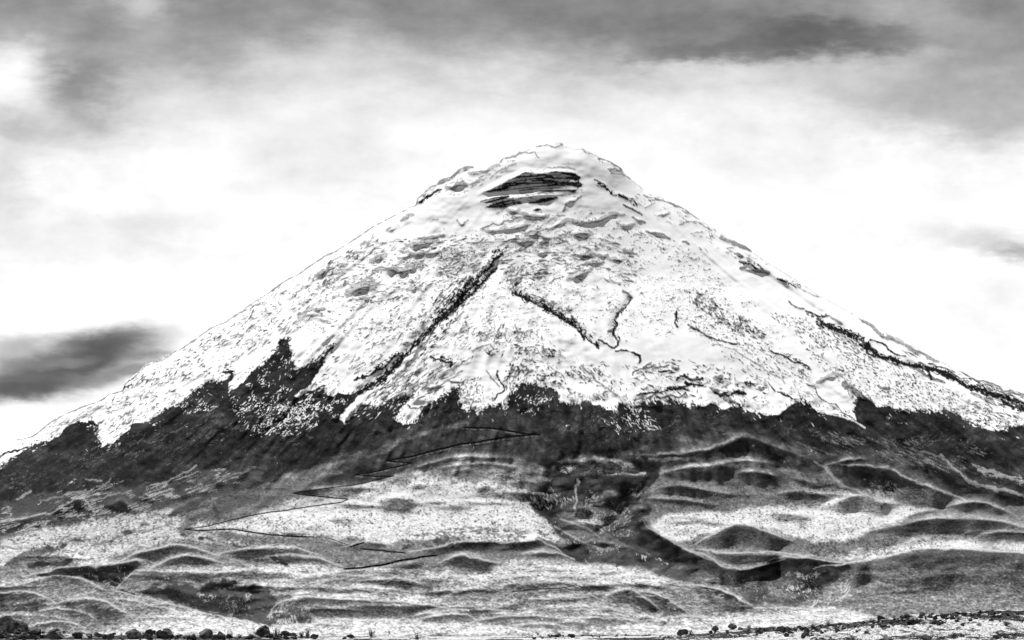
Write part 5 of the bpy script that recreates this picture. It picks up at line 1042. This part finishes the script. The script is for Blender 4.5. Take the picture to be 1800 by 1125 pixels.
cr = node(wt, 'ShaderNodeValToRGB'); wt.links.new(ramp.outputs[0], cr.inputs[0])
def s2l(x): x = x / 255.0; return x / 12.92 if x <= .04045 else ((x + .055) / 1.055) ** 2.4
stops = [(-6, 120), (-1.0, 125), (0.0, 142), (0.6, 165), (1.1, 202), (1.7, 232), (2.5, 251), (4.2, 256), (6, 256), (9, 256)]
el = cr.color_ramp.elements
while len(el) > 1: el.remove(el[-1])
for i, (p, v) in enumerate(stops):
    e = el[0] if i == 0 else el.new((p + 6) / 15)
    e.position = (p + 6) / 15; g_ = s2l(v); e.color = (g_, g_, g_, 1)
tonev = node(wt, 'ShaderNodeRGBToBW'); wt.links.new(cr.outputs[0], tonev.inputs[0]); cur = tonev.outputs[0]
# cloud banks: bearing, height, half width, half height, tilt, tone, strength
BANKS = [
 (0.3, 1.35, .75, .85, 0, 254, .95), (1.7, 1.5, .95, .75, .5, 122, .9), (0.8, 0.25, 1.3, .5, 0, 150, .7), (2.35, 0.15, .5, .35, 0, 215, .8), (3.9, 0.75, 1.2, .75, -.3, 142, .75), (3.6, 0.2, 1.1, .35, 0, 138, .5),
 (0.3, 2.25, .9, .35, 0, 165, .75), (5.6, 1.0, 1.0, .5, -.2, 222, .6), (2.9, 1.9, .9, .5, 0, 222, .6), (7.6, 0.25, 2.2, .45, .05, 128, .6), (9.4, 0.75, 1.6, .45, .1, 165, .5), (11.2, 0.4, 2.6, .45, .03, 118, .75), (12.9, 0.85, 1.6, .28, -.05, 98, .85),
 (14.4, 0.6, 1.6, .36, .12, 88, .9), (15.6, 0.75, .9, .2, .1, 92, .8), (16.0, 0.15, .8, .45, .6, 178, .85), (17.6, 1.2, 1.3, .9, 0, 138, .85), (18.0, 2.1, 1.6, .45, .1, 175, .7), (16.4, 1.7, 1.3, .5, .2, 172, .7), (15.0, 1.35, 1.2, .4, 0, 200, .5), (5.7, 2.8, 1.0, .6, 0, 222, .75),
 (13.6, 2.9, 1.2, .4, 0, 236, .7), (2.2, 4.1, 1.6, .35, -.1, 222, .7), (0.2, 3.4, .8, .9, 0, 205, .8), (13.4, 3.0, 1.0, .35, 0, 238, .6), (1.5, 3.0, .6, .3, 0, 252, .7), (17.3, 4.25, 1.3, .25, .12, 205, .85), (18.0, 4.5, .7, .14, .1, 160, .8), (17.8, 5.4, .9, .5, 0, 238, .6),
 (1.85, 6.02, 1.15, .24, -.14, 84, .95), (1.2, 6.4, 1.5, .3, -.12, 92, 1.0), (0.5, 6.78, 1.4, .22, -.08, 84, .95), (0.2, 6.25, .6, .25, 0, 130, .7), (1.2, 6.35, .5, .1, -.1, 150, .6), (2.4, 6.5, .7, .12, -.25, 130, .8), (0.3, 6.1, .8, .18, 0, 190, .7), (2.6, 6.2, .4, .08, -.1, 130, .7)]
for (bx, by, rx, ry, rot, tv, st) in BANKS:
    dx = math_(wt, 'SUBTRACT', wa if by < 5.5 else math_(wt, 'MULTIPLY_ADD', math_(wt, 'SUBTRACT', wa, ca), .5, ca), bx)
    dy = math_(wt, 'SUBTRACT', wb if by < 5.5 else math_(wt, 'MULTIPLY_ADD', math_(wt, 'SUBTRACT', wb, cb), .5, cb), by)
    c, s = math.cos(rot), math.sin(rot)
    ex = math_(wt, 'MULTIPLY_ADD', dy, s / rx, math_(wt, 'MULTIPLY', dx, c / rx))
    ey = math_(wt, 'MULTIPLY_ADD', dy, c / ry, math_(wt, 'MULTIPLY', dx, -s / ry))
    r2 = math_(wt, 'MULTIPLY_ADD', ex, ex, math_(wt, 'MULTIPLY', ey, ey))
    if by > 5.5 or tv < 110: r2 = math_(wt, 'POWER', r2, 1.7)
    m = math_(wt, 'MULTIPLY', math_(wt, 'POWER', math.e, math_(wt, 'MULTIPLY', r2, -0.9)), st)
    mx = node(wt, 'ShaderNodeMix'); mx.data_type = 'FLOAT'
    wt.links.new(m, mx.inputs[0]); wt.links.new(cur, mx.inputs[2]); mx.inputs[3].default_value = s2l(tv)
    cur = mx.outputs[0]
# soft texture in the cloud
nC = wnoise(1.5, 2.4, 7, 0.6, 1.3); nD = wnoise(0.7, 1.1, 6, 0.55, 5.3)
tex = math_(wt, 'ADD', math_(wt, 'MULTIPLY_ADD', nC.outputs[0], 0.22, 0.75), math_(wt, 'MULTIPLY_ADD', nD.outputs[0], 0.40, -0.01))
cur = math_(wt, 'MULTIPLY', cur, tex)
dk = math_(wt, 'SUBTRACT', 1.15, cur, clamp=True)
nE = wnoise(0.8, 1.5, 9, 0.6, 11.3)
cur = math_(wt, 'MULTIPLY', cur, math_(wt, 'MULTIPLY_ADD', math_(wt, 'MULTIPLY', math_(wt, 'SUBTRACT', nE.outputs[0], 0.5), dk), 1.2, 1.0))
# only the sky ahead is thick cloud; overhead and behind it thins to clear sky
cover = node(wt, 'ShaderNodeMapRange'); cover.interpolation_type = 'SMOOTHSTEP'; cover.inputs['From Min'].default_value = 0.3; cover.inputs['From Max'].default_value = 0.75
wt.links.new(sp.outputs[1], cover.inputs['Value'])
cloud = math_(wt, 'MULTIPLY', cur, 1.0 / (2 ** EXPO) / BGS)
clear = math_(wt, 'MULTIPLY', bw.outputs[0], 0.6)
fm = node(wt, 'ShaderNodeMix'); fm.data_type = 'FLOAT'
wt.links.new(cover.outputs[0], fm.inputs[0]); wt.links.new(clear, fm.inputs[2]); wt.links.new(cloud, fm.inputs[3])
wt.links.new(grey(wt, fm.outputs[0]), bg.inputs[0]); bg.inputs[1].default_value = BGS

sl_ = bpy.data.lights.new('sun', 'SUN'); sl_.energy = SUN_STR; sl_.angle = math.radians(0.5); sl_.color = (1, 1, 1)
so = bpy.data.objects.new('sun', sl_); COL.objects.link(so)
e, a = math.radians(SUN_EL), math.radians(SUN_AZ)
dv = Vector((-math.sin(a) * math.cos(e), math.cos(a) * math.cos(e), math.sin(e)))
so.rotation_euler = dv.to_track_quat('Z', 'Y').to_euler()

# ------------------------------------------------------------------ camera and colour management
cam = bpy.data.cameras.new('camera'); co = bpy.data.objects.new('camera', cam); COL.objects.link(co)
cam.sensor_width = 36; cam.lens = 36 * F / 1800; cam.shift_y = (V0 - 562.5) / 1800
cam.clip_start = 0.5; cam.clip_end = 60000
co.location = (0, 0, 0); co.rotation_euler = (math.radians(90), 0, 0)
scene.camera = co
vs = scene.view_settings; vs.view_transform = 'Standard'; vs.look = 'None'; vs.exposure = EXPO; vs.gamma = 1
scene.cycles.max_bounces = 4; scene.cycles.diffuse_bounces = 2
